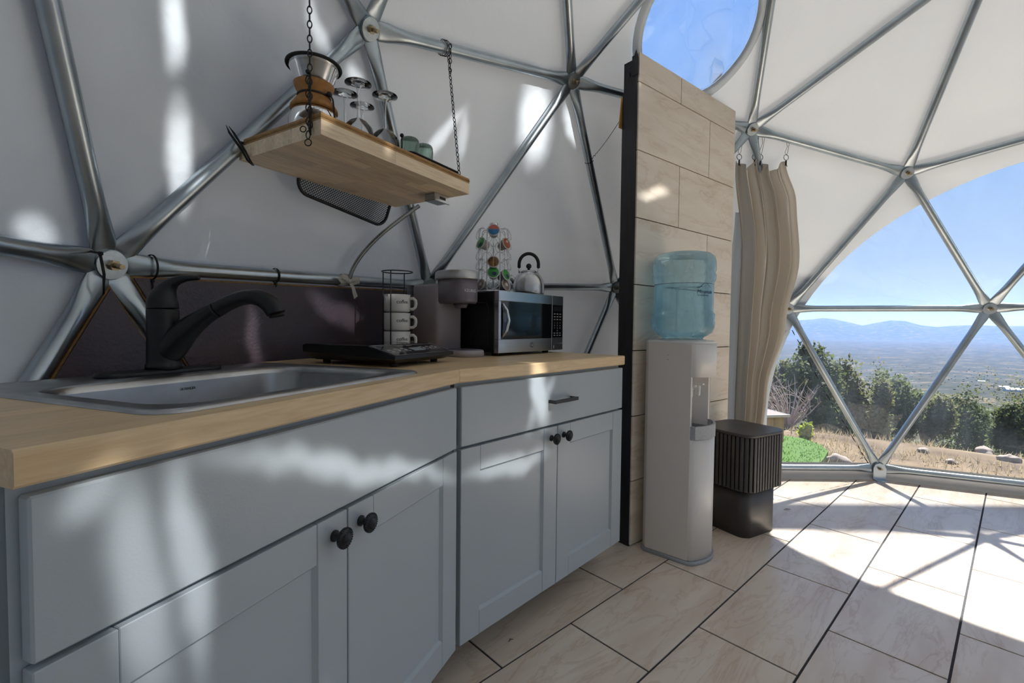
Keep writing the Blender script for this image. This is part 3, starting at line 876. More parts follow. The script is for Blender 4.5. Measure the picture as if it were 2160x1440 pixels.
# dry grass and litter on the bank
gb = MB(); rnd = random.Random(8)
for q in range(7000):
    px = rnd.uniform(1640, 2500); d = rnd.uniform(4.2, 9.0)
    p = at(px, 900, d)
    if inside(p.x, p.y, cz): continue
    g = ground(p.x, p.y)
    if noise.noise(V((p.x * 0.9, p.y * 0.9, 4))) < -0.1: continue
    h = rnd.uniform(0.04, 0.13); a = rnd.uniform(0, 2 * PI); dx, dy = 0.006 * math.cos(a), 0.006 * math.sin(a)
    gb.add([(p.x - dx, p.y - dy, g - 0.01), (p.x + dx, p.y + dy, g - 0.01), (p.x + rnd.uniform(-.06, .06), p.y + rnd.uniform(-.06, .06), g + h)], [(0, 1, 2)], False)
tag(gb.build('dry_grass', 'drygrass', None, False), 'straw-coloured dry grass on the bank outside the window', 'grass', kind='stuff')
# scrub dotted over the far slopes and valley
gb = MB(); rnd = random.Random(12)
for q in range(5200):
    r = 70 * (2600 / 70) ** rnd.random(); a = math.radians(rnd.uniform(15, 85))
    x, y = r * math.cos(a), r * math.sin(a)
    if noise.noise(V((x / 60, y / 60, 2))) < -0.22: continue
    g = ground(x, y); s = rnd.uniform(0.5, 1.25) * (1 if r < 200 else 1.8)
    k = 6
    top = (x + rnd.uniform(-.2, .2) * s, y + rnd.uniform(-.2, .2) * s, g + s * rnd.uniform(0.9, 1.5))
    ring = [(x + s * rnd.uniform(.7, 1.1) * math.cos(2 * PI * i / k), y + s * rnd.uniform(.7, 1.1) * math.sin(2 * PI * i / k), g + s * 0.55) for i in range(k)]
    low = [(x + 0.8 * s * math.cos(2 * PI * i / k), y + 0.8 * s * math.sin(2 * PI * i / k), g - 0.3 * s) for i in range(k)]
    gb.add(ring + [top] + low, [(i, (i + 1) % k, k) for i in range(k)] + [(k + 1 + i, k + 1 + (i + 1) % k, (i + 1) % k, i) for i in range(k)], True)
tag(gb.build('far_scrub', 'leafdark', None, False), 'dark scrub dotted over the distant slopes', 'scrub', kind='stuff')
# rocks on the bank
rk = [(2010, 968, 0.05, 'brown rock right of the base hub on the dry bank'), (2078, 930, 0.09, 'large tan rock half way up the dry bank'), (2128, 962, 0.07, 'tan rock near the right border on the dry bank'),
      (1768, 968, 0.1, 'dark rock just left of the base hub bracket'), (1742, 985, 0.05, 'small rock on the rim of the lawn'), (1948, 945, 0.05, 'pale stone below the right leaning window strut')]
for q, (px, py, s, lab) in enumerate(rk):
    p = onz(px, py, -0.5); rnd = random.Random(q)
    mb = MB(); mb.sphere((0, 0, 0), s, 18, 12, (1.2, 1, 0.8))
    mb.v = [tuple(V(v) * (1 + 0.6 * noise.noise(V(v) * (1.1 / s) + V((q * 5, 0, 0))))) for v in mb.v]
    o = mb.build('rock', 'rock', None)
    o.location = (p.x, p.y, ground(p.x, p.y) + s * 0.25); o.rotation_euler = (0, 0, q)
    tag(o, lab, 'rock', 'rocks on the bank outside')
# cedar shed with felted roof at the foot of the curtain
s0 = onz(1653, 940, -0.5)
sh = thing('garden_box', 'low cedar-sided box with brown felted lid beside the lawn', 'garden box', (s0.x, s0.y, -0.52), math.radians(8))
hts = 0.40
for q in range(9):
    mb = MB(); mb.rbox(-1.35 + q * 0.15 + 0.002, 0, 0, -1.35 + (q + 1) * 0.15 - 0.002, 0.02, hts, 0.003); mb.build('board', 'planter', sh)
for q in range(6):
    mb = MB(); mb.rbox(-0.022, 0.022 + q * 0.15, 0, -0.002, 0.022 + (q + 1) * 0.15 - 0.004, hts, 0.003); mb.build('board', 'planter', sh)
mb = MB(); mb.box(-1.33, 0.022, 0.01, -0.024, 0.9, hts - 0.02); mb.build('core', 'shingle', sh)
mb = MB(); mb.rbox(-1.4, -0.04, hts, 0.04, 0.98, hts + 0.03, 0.006); mb.build('lid', 'shingle', sh)
mb = MB(); mb.box(-1.4, -0.046, hts + 0.002, 0.046, -0.04, hts + 0.034); mb.box(0.04, -0.04, hts + 0.002, 0.046, 0.98, hts + 0.034); mb.build('lid_edging', 'washer', sh)
# white-roofed farm buildings far down the valley
M['farwall'] = mat('pale_farm_wall', (0.55, 0.53, 0.5), 0.8); M['farroof'] = mat('white_farm_roof', (0.8, 0.8, 0.82), 0.6)
for px, d, w, lab in ((2142, 820, 26, 'far white-roofed farm building at the right border of the view'), (2118, 900, 15, 'smaller far white roof left of the farm building'), (2070, 1050, 12, 'tiny far white roof on the valley slope')):
    p = at(px, 800, d); g = ground(p.x, p.y)
    t = thing('farm_building', lab, 'building', (p.x, p.y, g - 0.5), -0.5, 'white roofs in the valley')
    mb = MB(); mb.box(-w / 2, -w / 4, 0, w / 2, w / 4, w * 0.16); mb.build('wall', 'farwall', t)
    mb = MB(); mb.add([(-w / 2, -w * .27, w * .16), (w / 2, -w * .27, w * .16), (w / 2, 0, w * .28), (-w / 2, 0, w * .28), (-w / 2, w * .27, w * .16), (w / 2, w * .27, w * .16)], [(0, 1, 2, 3), (3, 2, 5, 4), (0, 3, 4), (1, 5, 2)]); mb.build('roof', 'farroof', t)
# unseen timber frame added outside; its slat casts the shade band on the floor
pg = thing('added_shade_frame', 'added unseen timber frame outside, its wide slat casting the floor shade band', 'shade_frame', (6.2, 4.3, ground(6.2, 4.3)), 0)
g0 = ground(6.2, 4.3); PZ = 3.2
sh_ = PZ / math.tan(SUN_EL)
ox, oy = 6.2, 4.3
def slat(y0, y1, x0, x1):
    dy = sh_ * math.sin(SUN_AZ); dx = sh_ * math.cos(SUN_AZ)
    mb = MB(); mb.rbox(x0 + dx - ox, y0 + dy - oy, PZ - g0, x1 + dx - ox, y1 + dy - oy, PZ - g0 + 0.03, 0.004)
    mb.build('slat', 'shade_frame', pg)
slat(2.35, 2.71, 1.0, 4.9)
for yy in (3.35, 4.75):
    mb = MB(); mb.rbox(6.1 - ox, yy - 0.05 - oy, -0.3, 6.2 - ox, yy + 0.05 - oy, PZ - g0, 0.004); mb.build('post', 'shade_frame', pg)
mb = MB(); mb.rbox(6.08 - ox, 2.9 - oy, PZ - g0 - 0.12, 6.22 - ox, 5.3 - oy, PZ - g0, 0.004); mb.build('beam', 'shade_frame', pg)
# ---------------------------------------------------------------- kitchen run: cabinets, butcher block, sink, tap, splash panels
ZT = 0.907
LX, KX, RX_ = V((-0.472, 0.438, 0)), V((-0.143, 1.282, 0)), V((0.475, 1.957, 0))
A1, A2 = math.atan2(KX.y - LX.y, KX.x - LX.x), math.atan2(RX_.y - KX.y, RX_.x - KX.x)
LEN1, LEN2 = (KX - LX).length, (RX_ - KX).length
DF = 0.006                                                   # door face behind the worktop edge

def knob(parent, x, z):
    mb = MB(); K4 = T(x, DF, z) @ RX(PI / 2)
    mb.lathe([(0.0105, 0), (0.0105, 0.003), (0.0065, 0.006), (0.006, 0.016), (0.012, 0.02), (0.0185, 0.0215), (0.0192, 0.024), (0.017, 0.027), (0.0125, 0.0285), (0.0115, 0.0305), (0.0085, 0.032), (0.005, 0.0345), (0.0001, 0.0352)], 28, K4)
    for R_, z_, n_, r_ in ((0.0178, 0.0262, 26, 0.0017), (0.0112, 0.0305, 18, 0.0012)):
        for q in range(n_):
            a = 2 * PI * q / n_
            mb.sphere((R_ * math.cos(a), R_ * math.sin(a), z_), r_, 6, 4, M4=K4)
    return mb.build('knob', 'blackmetal', parent)
def shaker(parent, x0, x1, z0, z1, kx):
    st, rl, th = 0.075, 0.072, 0.02
    d = MB()
    d.rbox(x0, DF, z0, x0 + st, DF + th, z1, 0.0015)
    d.rbox(x1 - st, DF, z0, x1, DF + th, z1, 0.0015)
    d.rbox(x0 + st + 0.0006, DF + 0.0006, z1 - rl, x1 - st - 0.0006, DF + th, z1, 0.0012)
    d.rbox(x0 + st + 0.0006, DF + 0.0006, z0, x1 - st - 0.0006, DF + th, z0 + rl, 0.0012)
    door = d.build('door', 'cab', parent)
    p = MB(); p.box(x0 + st - 0.004, DF + 0.009, z0 + rl - 0.004, x1 - st + 0.004, DF + 0.015, z1 - rl + 0.004)
    bz = 0.006                                               # bevelled inner edge of the frame
    a, b, c, e = x0 + st, x1 - st, z0 + rl, z1 - rl
    p.add([(a, DF + .002, c), (b, DF + .002, c), (b, DF + .002, e), (a, DF + .002, e), (a + bz, DF + .0089, c + bz), (b - bz, DF + .0089, c + bz), (b - bz, DF + .0089, e - bz), (a + bz, DF + .0089, e - bz)],
          [(0, 1, 5, 4), (1, 2, 6, 5), (2, 3, 7, 6), (3, 0, 4, 7)])
    p.build('panel', 'cab', door)
    knob(door, kx, 0.642)
def cabinet(name, label, o, ang, ln, handle):
    t = thing(name, label, 'cabinet', (o.x, o.y, 0), ang)
    b = MB()
    b.box(0.004, DF + 0.022, 0.11, 0.022, 0.60, 0.866)
    b.box(ln - 0.022, DF + 0.022, 0.11, ln - 0.004, 0.60, 0.866)
    b.box(0.022, DF + 0.022, 0.11, ln - 0.022, 0.60, 0.128)
    b.box(0.022, 0.588, 0.128, ln - 0.022, 0.60, 0.866)
    b.build('body', 'cab', t)
    f = MB()
    f.box(0.004, DF + 0.0215, 0.845, ln - 0.004, DF + 0.04, 0.868)
    f.box(0.004, DF + 0.0215, 0.11, 0.04, DF + 0.04, 0.845)
    f.box(ln - 0.04, DF + 0.0215, 0.11, ln - 0.004, DF + 0.04, 0.845)
    f.box(0.04, DF + 0.0215, 0.665, ln - 0.04, DF + 0.04, 0.70)
    f.box(ln / 2 - 0.02, DF + 0.0215, 0.128, ln / 2 + 0.02, DF + 0.04, 0.665)
    f.build('face_frame', 'cab', t)
    for lx in (0.06, ln / 2, ln - 0.06):
        for ly in (0.24, 0.52):
            k = MB(); k.lathe([(0.028, 0.0), (0.028, 0.008), (0.016, 0.014), (0.016, 0.11)], 14, T(lx, ly, 0)); k.build('leg', 'cabdark', t)
    d = MB(); d.rbox(0.012, DF, 0.6865, ln - 0.004, DF + 0.02, 0.8565, 0.0025)
    dr = d.build('drawer_front', 'cab', t)
    if handle:
        h = MB(); hx, hz = 0.474, 0.771
        h.rbox(hx - 0.068, DF - 0.032, hz - 0.006, hx + 0.068, DF - 0.022, hz + 0.006, 0.0012)
        h.rbox(hx - 0.068, DF - 0.024, hz - 0.0055, hx - 0.058, DF, hz + 0.0055, 0.001)
        h.rbox(hx + 0.058, DF - 0.024, hz - 0.0055, hx + 0.068, DF, hz + 0.0055, 0.001)
        h.build('bar_handle', 'blackmetal', dr)
    mid = 0.4655 if not handle else 0.4615
    shaker(t, 0.012, mid - 0.0015, 0.115, 0.679, mid - 0.036)
    shaker(t, mid + 0.0015, ln - 0.003, 0.115, 0.679, mid + 0.036)
    return t
cabinet('sink_cabinet', 'grey shaker base cabinet under the sink with blank drawer front', LX, A1, LEN1, False)
cabinet('drawer_cabinet', 'grey shaker base cabinet under the microwave with a bar-handled drawer', KX, A2, LEN2, True)

def loc2(o, ang, p):
    d = p - o; c, s = math.cos(ang), math.sin(ang)
    return (d.x * c + d.y * s, -d.x * s + d.y * c)
def worktop(name, label, o, ang, poly, holes, seed):
    t = thing(name, label, 'worktop', (o.x, o.y, ZT - 0.038), ang)
    rnd = random.Random(seed); w = 0.0436; y = 0.0; q = 0
    while y < 0.70:
        x = -1.2 - rnd.random() * 0.5
        while x < 1.6:
            x1 = x + (rnd.uniform(0.35, 0.8) if q else 2.8)
            parts_ = [(x, x1)]
            for (hx0, hx1, hy0, hy1) in holes:
                if y + w > hy0 and y < hy1:
                    parts_ = [pp for a, b in parts_ for pp in ((a, min(b, hx0)), (max(a, hx1), b)) if pp[1] - pp[0] > 0.004]
            for a, b in parts_:
                pg_ = [(a, y), (b, y), (b, y + w), (a, y + w)]
                for i in range(len(poly)):
                    pg_ = clip(pg_, poly[i], poly[(i + 1) % len(poly)])
                    if len(pg_) < 3: break
                if len(pg_) >= 3 and area(pg_) > 2e-4:
                    mb = MB()
                    if q == 0:                                # nosed front stave
                        cxs = [p for p in pg_]
                        lo = [(px_, max(py_, 0.003), 0.0) for px_, py_ in cxs]; m1 = [(px_, py_, 0.003) for px_, py_ in cxs]
                        m2 = [(px_, py_, 0.0345) for px_, py_ in cxs]; hi = [(px_, max(py_, 0.0035), 0.038) for px_, py_ in cxs]
                        mb.loft([lo, m1, m2, hi], False, True, True)
                    else:
                        mb.prism(pg_, 0, 0.038)
                    mb.build('stave', 'butcher', t)
            x = x1
        y += w; q += 1
    return t
bis = (V((-math.sin(A1), math.cos(A1), 0)) + V((-math.sin(A2), math.cos(A2), 0))).normalized()
back = KX + bis * 0.68
b1 = loc2(LX, A1, back); b2 = loc2(KX, A2, back)
worktop('sink_worktop', 'butcher block worktop with the steel sink let into it', LX, A1, [(0, 0), (LEN1 - 0.0006, 0), (b1[0] - 0.0006, b1[1]), (b1[0] - 0.2, 0.655), (0, 0.655)], [(0.2, 0.745, 0.0872, 0.48)], 3)
worktop('corner_worktop', 'butcher block worktop carrying the microwave', KX, A2, [(0.0006, 0), (LEN2, 0), (LEN2, 0.635), (b2[0] + 0.2, 0.635), (b2[0] + 0.0006, b2[1])], [], 4)

# sink
sk_ = thing('kitchen_sink', 'single-bowl stainless steel drop-in sink', 'sink', (LX.x, LX.y, ZT), A1)
mb = MB()
mb.loft([rrect(0.155, 0.042, 0.79, 0.605, 0.045, 0.0003), rrect(0.1555, 0.0425, 0.7895, 0.6045, 0.045, 0.003), rrect(0.162, 0.049, 0.783, 0.598, 0.042, 0.0062), rrect(0.17, 0.057, 0.775, 0.59, 0.04, 0.0045),
         rrect(0.196, 0.083, 0.749, 0.478, 0.075, 0.0035), rrect(0.202, 0.089, 0.743, 0.472, 0.075, -0.001), rrect(0.205, 0.092, 0.74, 0.469, 0.075, -0.012)])
mb.build('rim', 'sinksteel', sk_)
mb = MB()
mb.loft([rrect(0.205, 0.092, 0.74, 0.469, 0.075, -0.012), rrect(0.214, 0.101, 0.731, 0.46, 0.07, -0.15), rrect(0.222, 0.11, 0.722, 0.45, 0.065, -0.178), rrect(0.245, 0.135, 0.70, 0.428, 0.06, -0.19), rrect(0.40, 0.24, 0.56, 0.34, 0.045, -0.193)], True, False, True)
mb.build('bowl', 'sinksteel', sk_)
mb = MB(); mb.lathe([(0.045, -0.1925), (0.043, -0.19), (0.03, -0.191), (0.0001, -0.197)], 28, T(0.475, 0.29, 0)); mb.build('drain', 'chrome', sk_)
lettering('lettering', 'KOHLER', 0.0085, sk_, T(0.462, 0.4655, -0.03) @ RX(PI / 2 + 0.06), 'inkgrey', extrude=0.0003)

# pull-out tap
cs_, sn = math.cos(A1), math.sin(A1)
fp = LX + V((cs_ * 0.478 - sn * 0.55, sn * 0.478 + cs_ * 0.55, 0))
FA = math.radians(3)
fc = thing('kitchen_faucet', 'matte black single-lever faucet with pull-out spout behind the sink', 'faucet', (fp.x, fp.y, ZT + 0.004), FA)
mb = MB(); D4 = RZ(A1 - FA)
pl = rrect(-0.135, -0.031, 0.135, 0.031, 0.03)
mb.loft([[(x, y, 0.0) for x, y in pl], [(x, y, 0.006) for x, y in pl], [(x * 0.985, y * 0.92, 0.010) for x, y in pl]], True, True, True, D4); mb.build('deck_plate', 'blackmetal', fc)
mb = MB(); mb.lathe([(0.0355, 0.010), (0.0355, 0.02), (0.0335, 0.0215), (0.033, 0.03), (0.0315, 0.09), (0.0318, 0.146), (0.031, 0.148)], 32); mb.build('body', 'blackmetal', fc)
def blob(path, n=20, flat=1.0, name='part', parent=None, material='blackmetal', sub=4):
    """smooth round sweep through (x, y, z, r)"""
    pts, rs = [], []
    P4 = [V(p) for p in path]
    for i in range(len(P4) - 1):
        p0, p1, p2, p3 = P4[max(i - 1, 0)], P4[i], P4[i + 1], P4[min(i + 2, len(P4) - 1)]
        for k in range(sub):
            t_ = k / sub
            q = 0.5 * ((2 * p1) + (p2 - p0) * t_ + (2 * p0 - 5 * p1 + 4 * p2 - p3) * t_ ** 2 + (3 * p1 - p0 - 3 * p2 + p3) * t_ ** 3)
            pts.append(V(q[:3])); rs.append(max(0.0005, q[3]))
    pts.append(V(P4[-1][:3])); rs.append(P4[-1][3])
    b = MB(); b.tube(pts, rs, n); return b.build(name, material, parent)
def V4(*a): return V(a)
blob([V4(0, 0, 0.149, 0.0312), V4(0.0, 0, 0.165, 0.0305), V4(0.004, 0, 0.182, 0.0255), V4(0.014, 0, 0.2, 0.0175), V4(0.03, 0, 0.213, 0.011), V4(0.055, 0, 0.221, 0.0075), V4(0.08, 0, 0.222, 0.006), V4(0.084, 0, 0.222, 0.002)], 24, name='handle', parent=fc)
blob([V4(0.0, 0, 0.035, 0.024), V4(0.012, 0, 0.05, 0.031), V4(0.03, 0, 0.075, 0.0315), V4(0.055, 0, 0.102, 0.0265), V4(0.09, 0, 0.13, 0.021), V4(0.12, 0, 0.1485, 0.0186)], 24, name='spout', parent=fc)
sh_p = blob([V4(0.121, 0, 0.1485, 0.0183), V4(0.15, 0, 0.165, 0.0175), V4(0.185, 0, 0.178, 0.0175), V4(0.215, 0, 0.178, 0.019), V4(0.24, 0, 0.166, 0.0215), V4(0.252, 0, 0.15, 0.0215), V4(0.256, 0, 0.141, 0.021)], 24, name='spray_head', parent=fc)
mb = MB(); mb.lathe([(0.0165, 0), (0.0165, 0.004)], 24, T(0.2575, 0, 0.1375) @ RY(PI - 0.25)); mb.build('nozzle', 'rubber', sh_p)

# dark splash panels set into the lower facets
def inset(poly, d):
    n = len(poly); out = []
    if area(poly) < 0: poly = poly[::-1]
    res = [(-9, -9), (9, -9), (9, 9), (-9, 9)]
    for i in range(n):
        a, b = V(poly[i]), V(poly[(i + 1) % n])
        t_ = (b - a).normalized(); nn = V((-t_.y, t_.x))
        res = clip(res, tuple(a + nn * d), tuple(b + nn * d))
    return res
def splash(tri, label):
    A, B, C = [HUBS[i] for i in tri]
    n = (B - A).cross(C - A).normalized()
    if n.dot(A - DC) < 0: n = -n
    ex = (C - B).normalized(); ey = n.cross(ex)
    o = (A + B + C) / 3
    M4 = Matrix((ex, ey, n)).transposed().to_4x4(); M4.translation = o
    def p2(p): d = p - o; return (d.dot(ex), d.dot(ey))
    poly = [p2(A), p2(B), p2(C)]
    if area(poly) < 0: poly = poly[::-1]
    # horizontal cut below the worktop
    zc = 0.72
    def zl(x, y): return (o + ex * x + ey * y).z
    d_ = 1e-3; gx, gy = (zl(d_, 0) - zl(0, 0)) / d_, (zl(0, d_) - zl(0, 0)) / d_
    g2 = gx * gx + gy * gy; c0 = ((zc - zl(0, 0)) * gx / g2, (zc - zl(0, 0)) * gy / g2)
    tdir = (gy, -gx)
    t_ = thing('splash_panel', label, 'panel', o, 0, 'dark splash panels behind the sink')
    t_.matrix_world = M4
    for ins, z0, z1, nm, mt in ((0.0255, 0.0, 0.01, 'edge', 'edgewood'), (0.0305, -0.004, 0.002, 'face', 'splash')):
        q = inset(poly, ins); q = clip(q, c0, (c0[0] + tdir[0], c0[1] + tdir[1]))
        if len(q) < 3 or all(zl(*v) > zc + 0.01 for v in q):
            q = clip(inset(poly, ins), (c0[0] + tdir[0], c0[1] + tdir[1]), c0)
        mb = MB(); mb.prism(q, z0, z1); mb.build(nm, mt, t_)
splash((10, 6, 15), 'dark plum plywood panel in the facet left of the faucet')
splash((10, 15, 19), 'long dark plum plywood splash panel behind the cooktop')
# ---------------------------------------------------------------- things on the worktop
def fr(o, ang, x, y, z=0.0):
    return V((o.x + math.cos(ang) * x - math.sin(ang) * y, o.y + math.sin(ang) * x + math.cos(ang) * y, z))
# induction cooktop
co = fr(LX, A1, 0.843, 0.168)
ck = thing('induction_cooktop', 'portable black induction cooktop on the worktop beside the sink', 'cooktop', (co.x, co.y, ZT), math.radians(65.5))
W_, D_ = 0.305, 0.355
mb = MB()
side = [(0.02, 0.012), (0.33, 0.012), (0.352, 0.036), (0.352, 0.058), (0.095, 0.058), (0.0, 0.034), (0.0, 0.024)]
mb.add([(0, y, z) for y, z in side] + [(W_, y, z) for y, z in side], [tuple(range(7)), tuple(range(13, 6, -1))] + [(i, (i + 1) % 7, 7 + (i + 1) % 7, 7 + i) for i in range(7)])
# flare the underside inwards
mb.v = [(x + (0.03 if x < 0.1 else -0.03) * (1 if z < 0.02 else 0), y, z) for x, y, z in mb.v]
body = mb.build('body', 'blackplastic', ck)
mb = MB(); mb.rbox(0.004, 0.098, 0.0581, W_ - 0.004, 0.349, 0.0605, 0.001); mb.build('glass_top', 'blackgloss', ck)
sl = math.atan2(0.024, 0.095)
C4 = T(0, 0, 0.0342) @ RX(sl)
mb = MB(); mb.box(0.006, 0.003, 0.0002, W_ - 0.006, 0.093, 0.0012, C4); cp = mb.build('control_panel', 'blackgloss', ck)
mb = MB()
for a, b, c, d in ((0.006, 0.003, W_ - 0.006, 0.0045), (0.006, 0.0915, W_ - 0.006, 0.093), (0.006, 0.003, 0.0075, 0.093), (W_ - 0.0075, 0.003, W_ - 0.006, 0.093)): mb.box(a, b, 0.0012, c, d, 0.0016, C4)
mb.build('silver_border', 'silverplastic', ck)
mb = MB(); mb.box(0.135, 0.032, 0.0012, 0.19, 0.062, 0.0018, C4); mb.build('display', 'display', cp)
mb = MB()
for x, y in ((0.035, 0.035), (0.07, 0.042), (0.105, 0.045), (0.205, 0.05), (0.24, 0.05), (0.272, 0.052)):
    for a, b, c, d in ((-.012, -.012, .012, -.0112), (-.012, .0112, .012, .012), (-.012, -.012, -.0112, .012), (.0112, -.012, .012, .012)): mb.box(x + a, y + b, 0.0012, x + c, y + d, 0.0015, C4)
    mb.torus(0.0045, 0.0006, 14, 4, C4 @ T(x, y, 0.0014)); mb.box(x - .0006, y - .004, 0.0012, x + .0006, y + .001, 0.0016, C4)
    mb.box(x - .009, y + 0.016, 0.0012, x + .007, y + 0.0175, 0.0015, C4)
mb.build('touch_key', 'inkwhite', cp)
mb = MB()
for q in range(9): mb.box(0.0295, 0.06 + q * 0.011, 0.013, 0.0308, 0.066 + q * 0.011, 0.021)
mb.build('vent', 'rubber', ck)
for x, y in ((0.05, 0.045), (W_ - 0.05, 0.045), (0.05, 0.305), (W_ - 0.05, 0.305)):
    mb = MB(); mb.lathe([(0.011, 0.0), (0.012, 0.012)], 14, T(x, y, 0)); mb.build('foot', 'rubber', ck)

# stacked mugs in a wire stand
ms = V((-0.432, 1.752, ZT))
st = thing('mug_stand', 'black wire stand holding three white mugs', 'mug stand', ms, 0)
mb = MB(); mb.torus(0.056, 0.002, 36, 6, T(0, 0, 0.003)); mb.tube([(-0.056, 0, 0.003), (0.056, 0, 0.003)], 0.002, 6); mb.tube([(0, -0.056, 0.003), (0, 0.056, 0.003)], 0.002, 6)
mb.torus(0.044, 0.002, 36, 6, T(0, 0, 0.026)); mb.build('base', 'blackmetal', st)
mb = MB(); mb.torus(0.056, 0.0022, 40, 6, T(0, 0, 0.318)); mb.build('top_ring', 'blackmetal', st)
for a in (-1.75, -0.25 + PI * 0.5, PI * 0.95):
    c, s = math.cos(a), math.sin(a)
    mb = MB(); mb.tube([(0.056 * c, 0.056 * s, 0.003), (0.056 * c, 0.056 * s, 0.318)], 0.0022, 6); mb.build('upright', 'blackmetal', st)
VIEW = math.atan2(-ms.y, -ms.x)                              # bearing from the mugs back into the room
for q, nm in enumerate(('bottom', 'middle', 'top')):
    mg = thing('coffee_mug', '%s white mug with black lettering in the wire stand' % {'bottom': 'lowest', 'middle': 'middle', 'top': 'topmost'}[nm], 'mug', (ms.x, ms.y, ZT + 0.028 + q * 0.0685), VIEW, 'stacked white mugs')
    mb = MB(); mb.lathe([(0.036, 0), (0.038, 0.002), (0.046, 0.004), (0.0485, 0.009), (0.0487, 0.0675), (0.0465, 0.068), (0.0455, 0.012), (0.0001, 0.008)], 40, capb=True, capt=False); mb.build('cup', 'mug', mg)
    mb = MB(); H4 = RZ(1.25)
    mb.tube([(0.047, 0, 0.053), (0.062, 0, 0.054), (0.0705, 0, 0.046), (0.072, 0, 0.034), (0.0695, 0, 0.022), (0.061, 0, 0.014), (0.047, 0, 0.014)], 0.0058, 10, False, H4); mb.build('handle', 'mug', mg)
    me = text_mesh('coffee', 0.019, 0.0003, 'CENTER')
    for v in me.vertices:                                    # wrap the print round the cup
        a = v.co.x / 0.0489 + 0.42; r = 0.0489 + v.co.z
        v.co = (r * math.cos(a), r * math.sin(a), 0.034 + v.co.y)
    me.materials.clear(); me.materials.append(M['ink']); link('lettering', me, mg)

# single-serve coffee maker, front to the room
cf = V((-0.165, 1.795, ZT)); CA = A2
km = thing('coffee_maker', 'mauve-grey single-serve coffee maker left of the microwave', 'coffee maker', cf, CA)
mb = MB(); pl = rrect(-0.064, 0.11, 0.064, 0.285, 0.02)
mb.loft([[(x, y, 0.0) for x, y in pl], [(x, y, 0.275) for x, y in pl], [(x * 0.97, 0.2 + (y - 0.2) * 0.97, 0.283) for x, y in pl]], True, True, True); mb.build('body', 'taupe', km)
mb = MB(); pl = rrect(-0.062, -0.01, 0.062, 0.15, 0.05)
mb.loft([[(x * 0.93, 0.07 + (y - 0.07) * 0.93, 0.205) for x, y in pl], [(x, y, 0.215) for x, y in pl], [(x, y, 0.297) for x, y in pl]], True, True, True); hd = mb.build('brew_head', 'taupedark', km)
mb = MB(); mb.lathe([(0.022, 0.188), (0.03, 0.205)], 20, T(0, 0.05, 0)); mb.build('spout', 'taupedark', hd)
mb = MB(); pl = rrect(-0.063, -0.012, 0.063, 0.165, 0.05)
mb.loft([[(x, y, 0.298) for x, y in pl], [(x * 1.01, 0.08 + (y - 0.08) * 1.01, 0.306) for x, y in pl], [(x, y, 0.328) for x, y in pl], [(x * 0.9, 0.08 + (y - 0.08) * 0.9, 0.334) for x, y in pl]], True, True, True); mb.build('lid', 'silverplastic', km)
mb = MB(); pl = rrect(-0.062, -0.045, 0.062, 0.12, 0.045)
mb.loft([[(x, y, 0.0) for x, y in pl], [(x, y, 0.022) for x, y in pl], [(x * 0.95, 0.04 + (y - 0.04) * 0.95, 0.026) for x, y in pl]], True, True, True); mb.build('drip_tray', 'taupe', km)
mb = MB(); pl = rrect(-0.05, -0.03, 0.05, 0.09, 0.035); mb.prism([(x, y) for x, y in pl], 0.026, 0.029); mb.build('drip_grid', 'taupedark', km)
mb = MB(); pl = rrect(-0.06, 0.286, 0.06, 0.345, 0.02); mb.loft([[(x, y, 0.03) for x, y in pl], [(x, y, 0.285) for x, y in pl]], True, True, True); mb.build('reservoir', 'smoke', km)
me = text_mesh('KEURIG', 0.0165, 0.0003, 'CENTER')
for v in me.vertices:
    s_x, e_ = v.co.x - 0.004, v.co.z + 0.0005                  # follow the rounded front of the head
    sg_ = 1 if s_x > 0 else -1
    if abs(s_x) < 0.012: xy = (s_x, -0.01 - e_)
    else:
        a = (abs(s_x) - 0.012) / 0.05
        xy = (sg_ * (0.012 + (0.05 + e_) * math.sin(a)), 0.04 - (0.05 + e_) * math.cos(a))
    v.co = (xy[0], xy[1], 0.248 + v.co.y)
me.materials.clear(); me.materials.append(M['inkwhite']); link('lettering', me, hd)

# microwave
mo = V((-0.056, 1.833, ZT)); MA = math.atan2(2.175 - 1.833, 0.233 + 0.056)
mw_ = thing('microwave', 'stainless front countertop microwave with black case', 'microwave', mo, MA)
MWW, MWH, MWD, z0 = 0.448, 0.247, 0.31, 0.012
mb = MB(); mb.rbox(0, 0.02, z0, MWW, MWD, z0 + MWH, 0.003); cs = mb.build('case', 'blackplastic', mw_)
mb = MB()
for q in range(7): mb.box(-0.0012, 0.09 + q * 0.012, z0 + 0.04, 0.0008, 0.096 + q * 0.012, z0 + 0.075)
mb.build('side_vent', 'rubber', cs)
mb = MB(); mb.tube([(-0.0005, 0.05, z0 + 0.03), (-0.0005, 0.05, z0 + 0.18), (-0.0005, 0.065, z0 + 0.2), (-0.0005, 0.2, z0 + 0.205)], 0.0018, 6); mb.build('side_seam', 'blackplastic', cs)
dx = 0.358
mb = MB()
for a, b, c, d in ((0, z0, dx, z0 + 0.054), (0, z0 + MWH - 0.04, dx, z0 + MWH), (0, z0 + 0.054, 0.014, z0 + MWH - 0.04)): mb.rbox(a, -0.004, b, c, 0.0195, d, 0.0012)
door = mb.build('door', 'steel', mw_)
mb = MB(); mb.box(0.0135, -0.0015, z0 + 0.0535, dx, 0.015, z0 + MWH - 0.0395); mb.build('window', 'blackgloss', door)
mb = MB(); mb.tube([(0.022, -0.006, z0 + 0.065), (0.035, -0.016, z0 + 0.09), (0.042, -0.021, z0 + 0.13), (0.035, -0.016, z0 + 0.17), (0.022, -0.006, z0 + 0.197)], [0.004, 0.006, 0.007, 0.006, 0.004], 8); mb.build('handle', 'chrome', door)
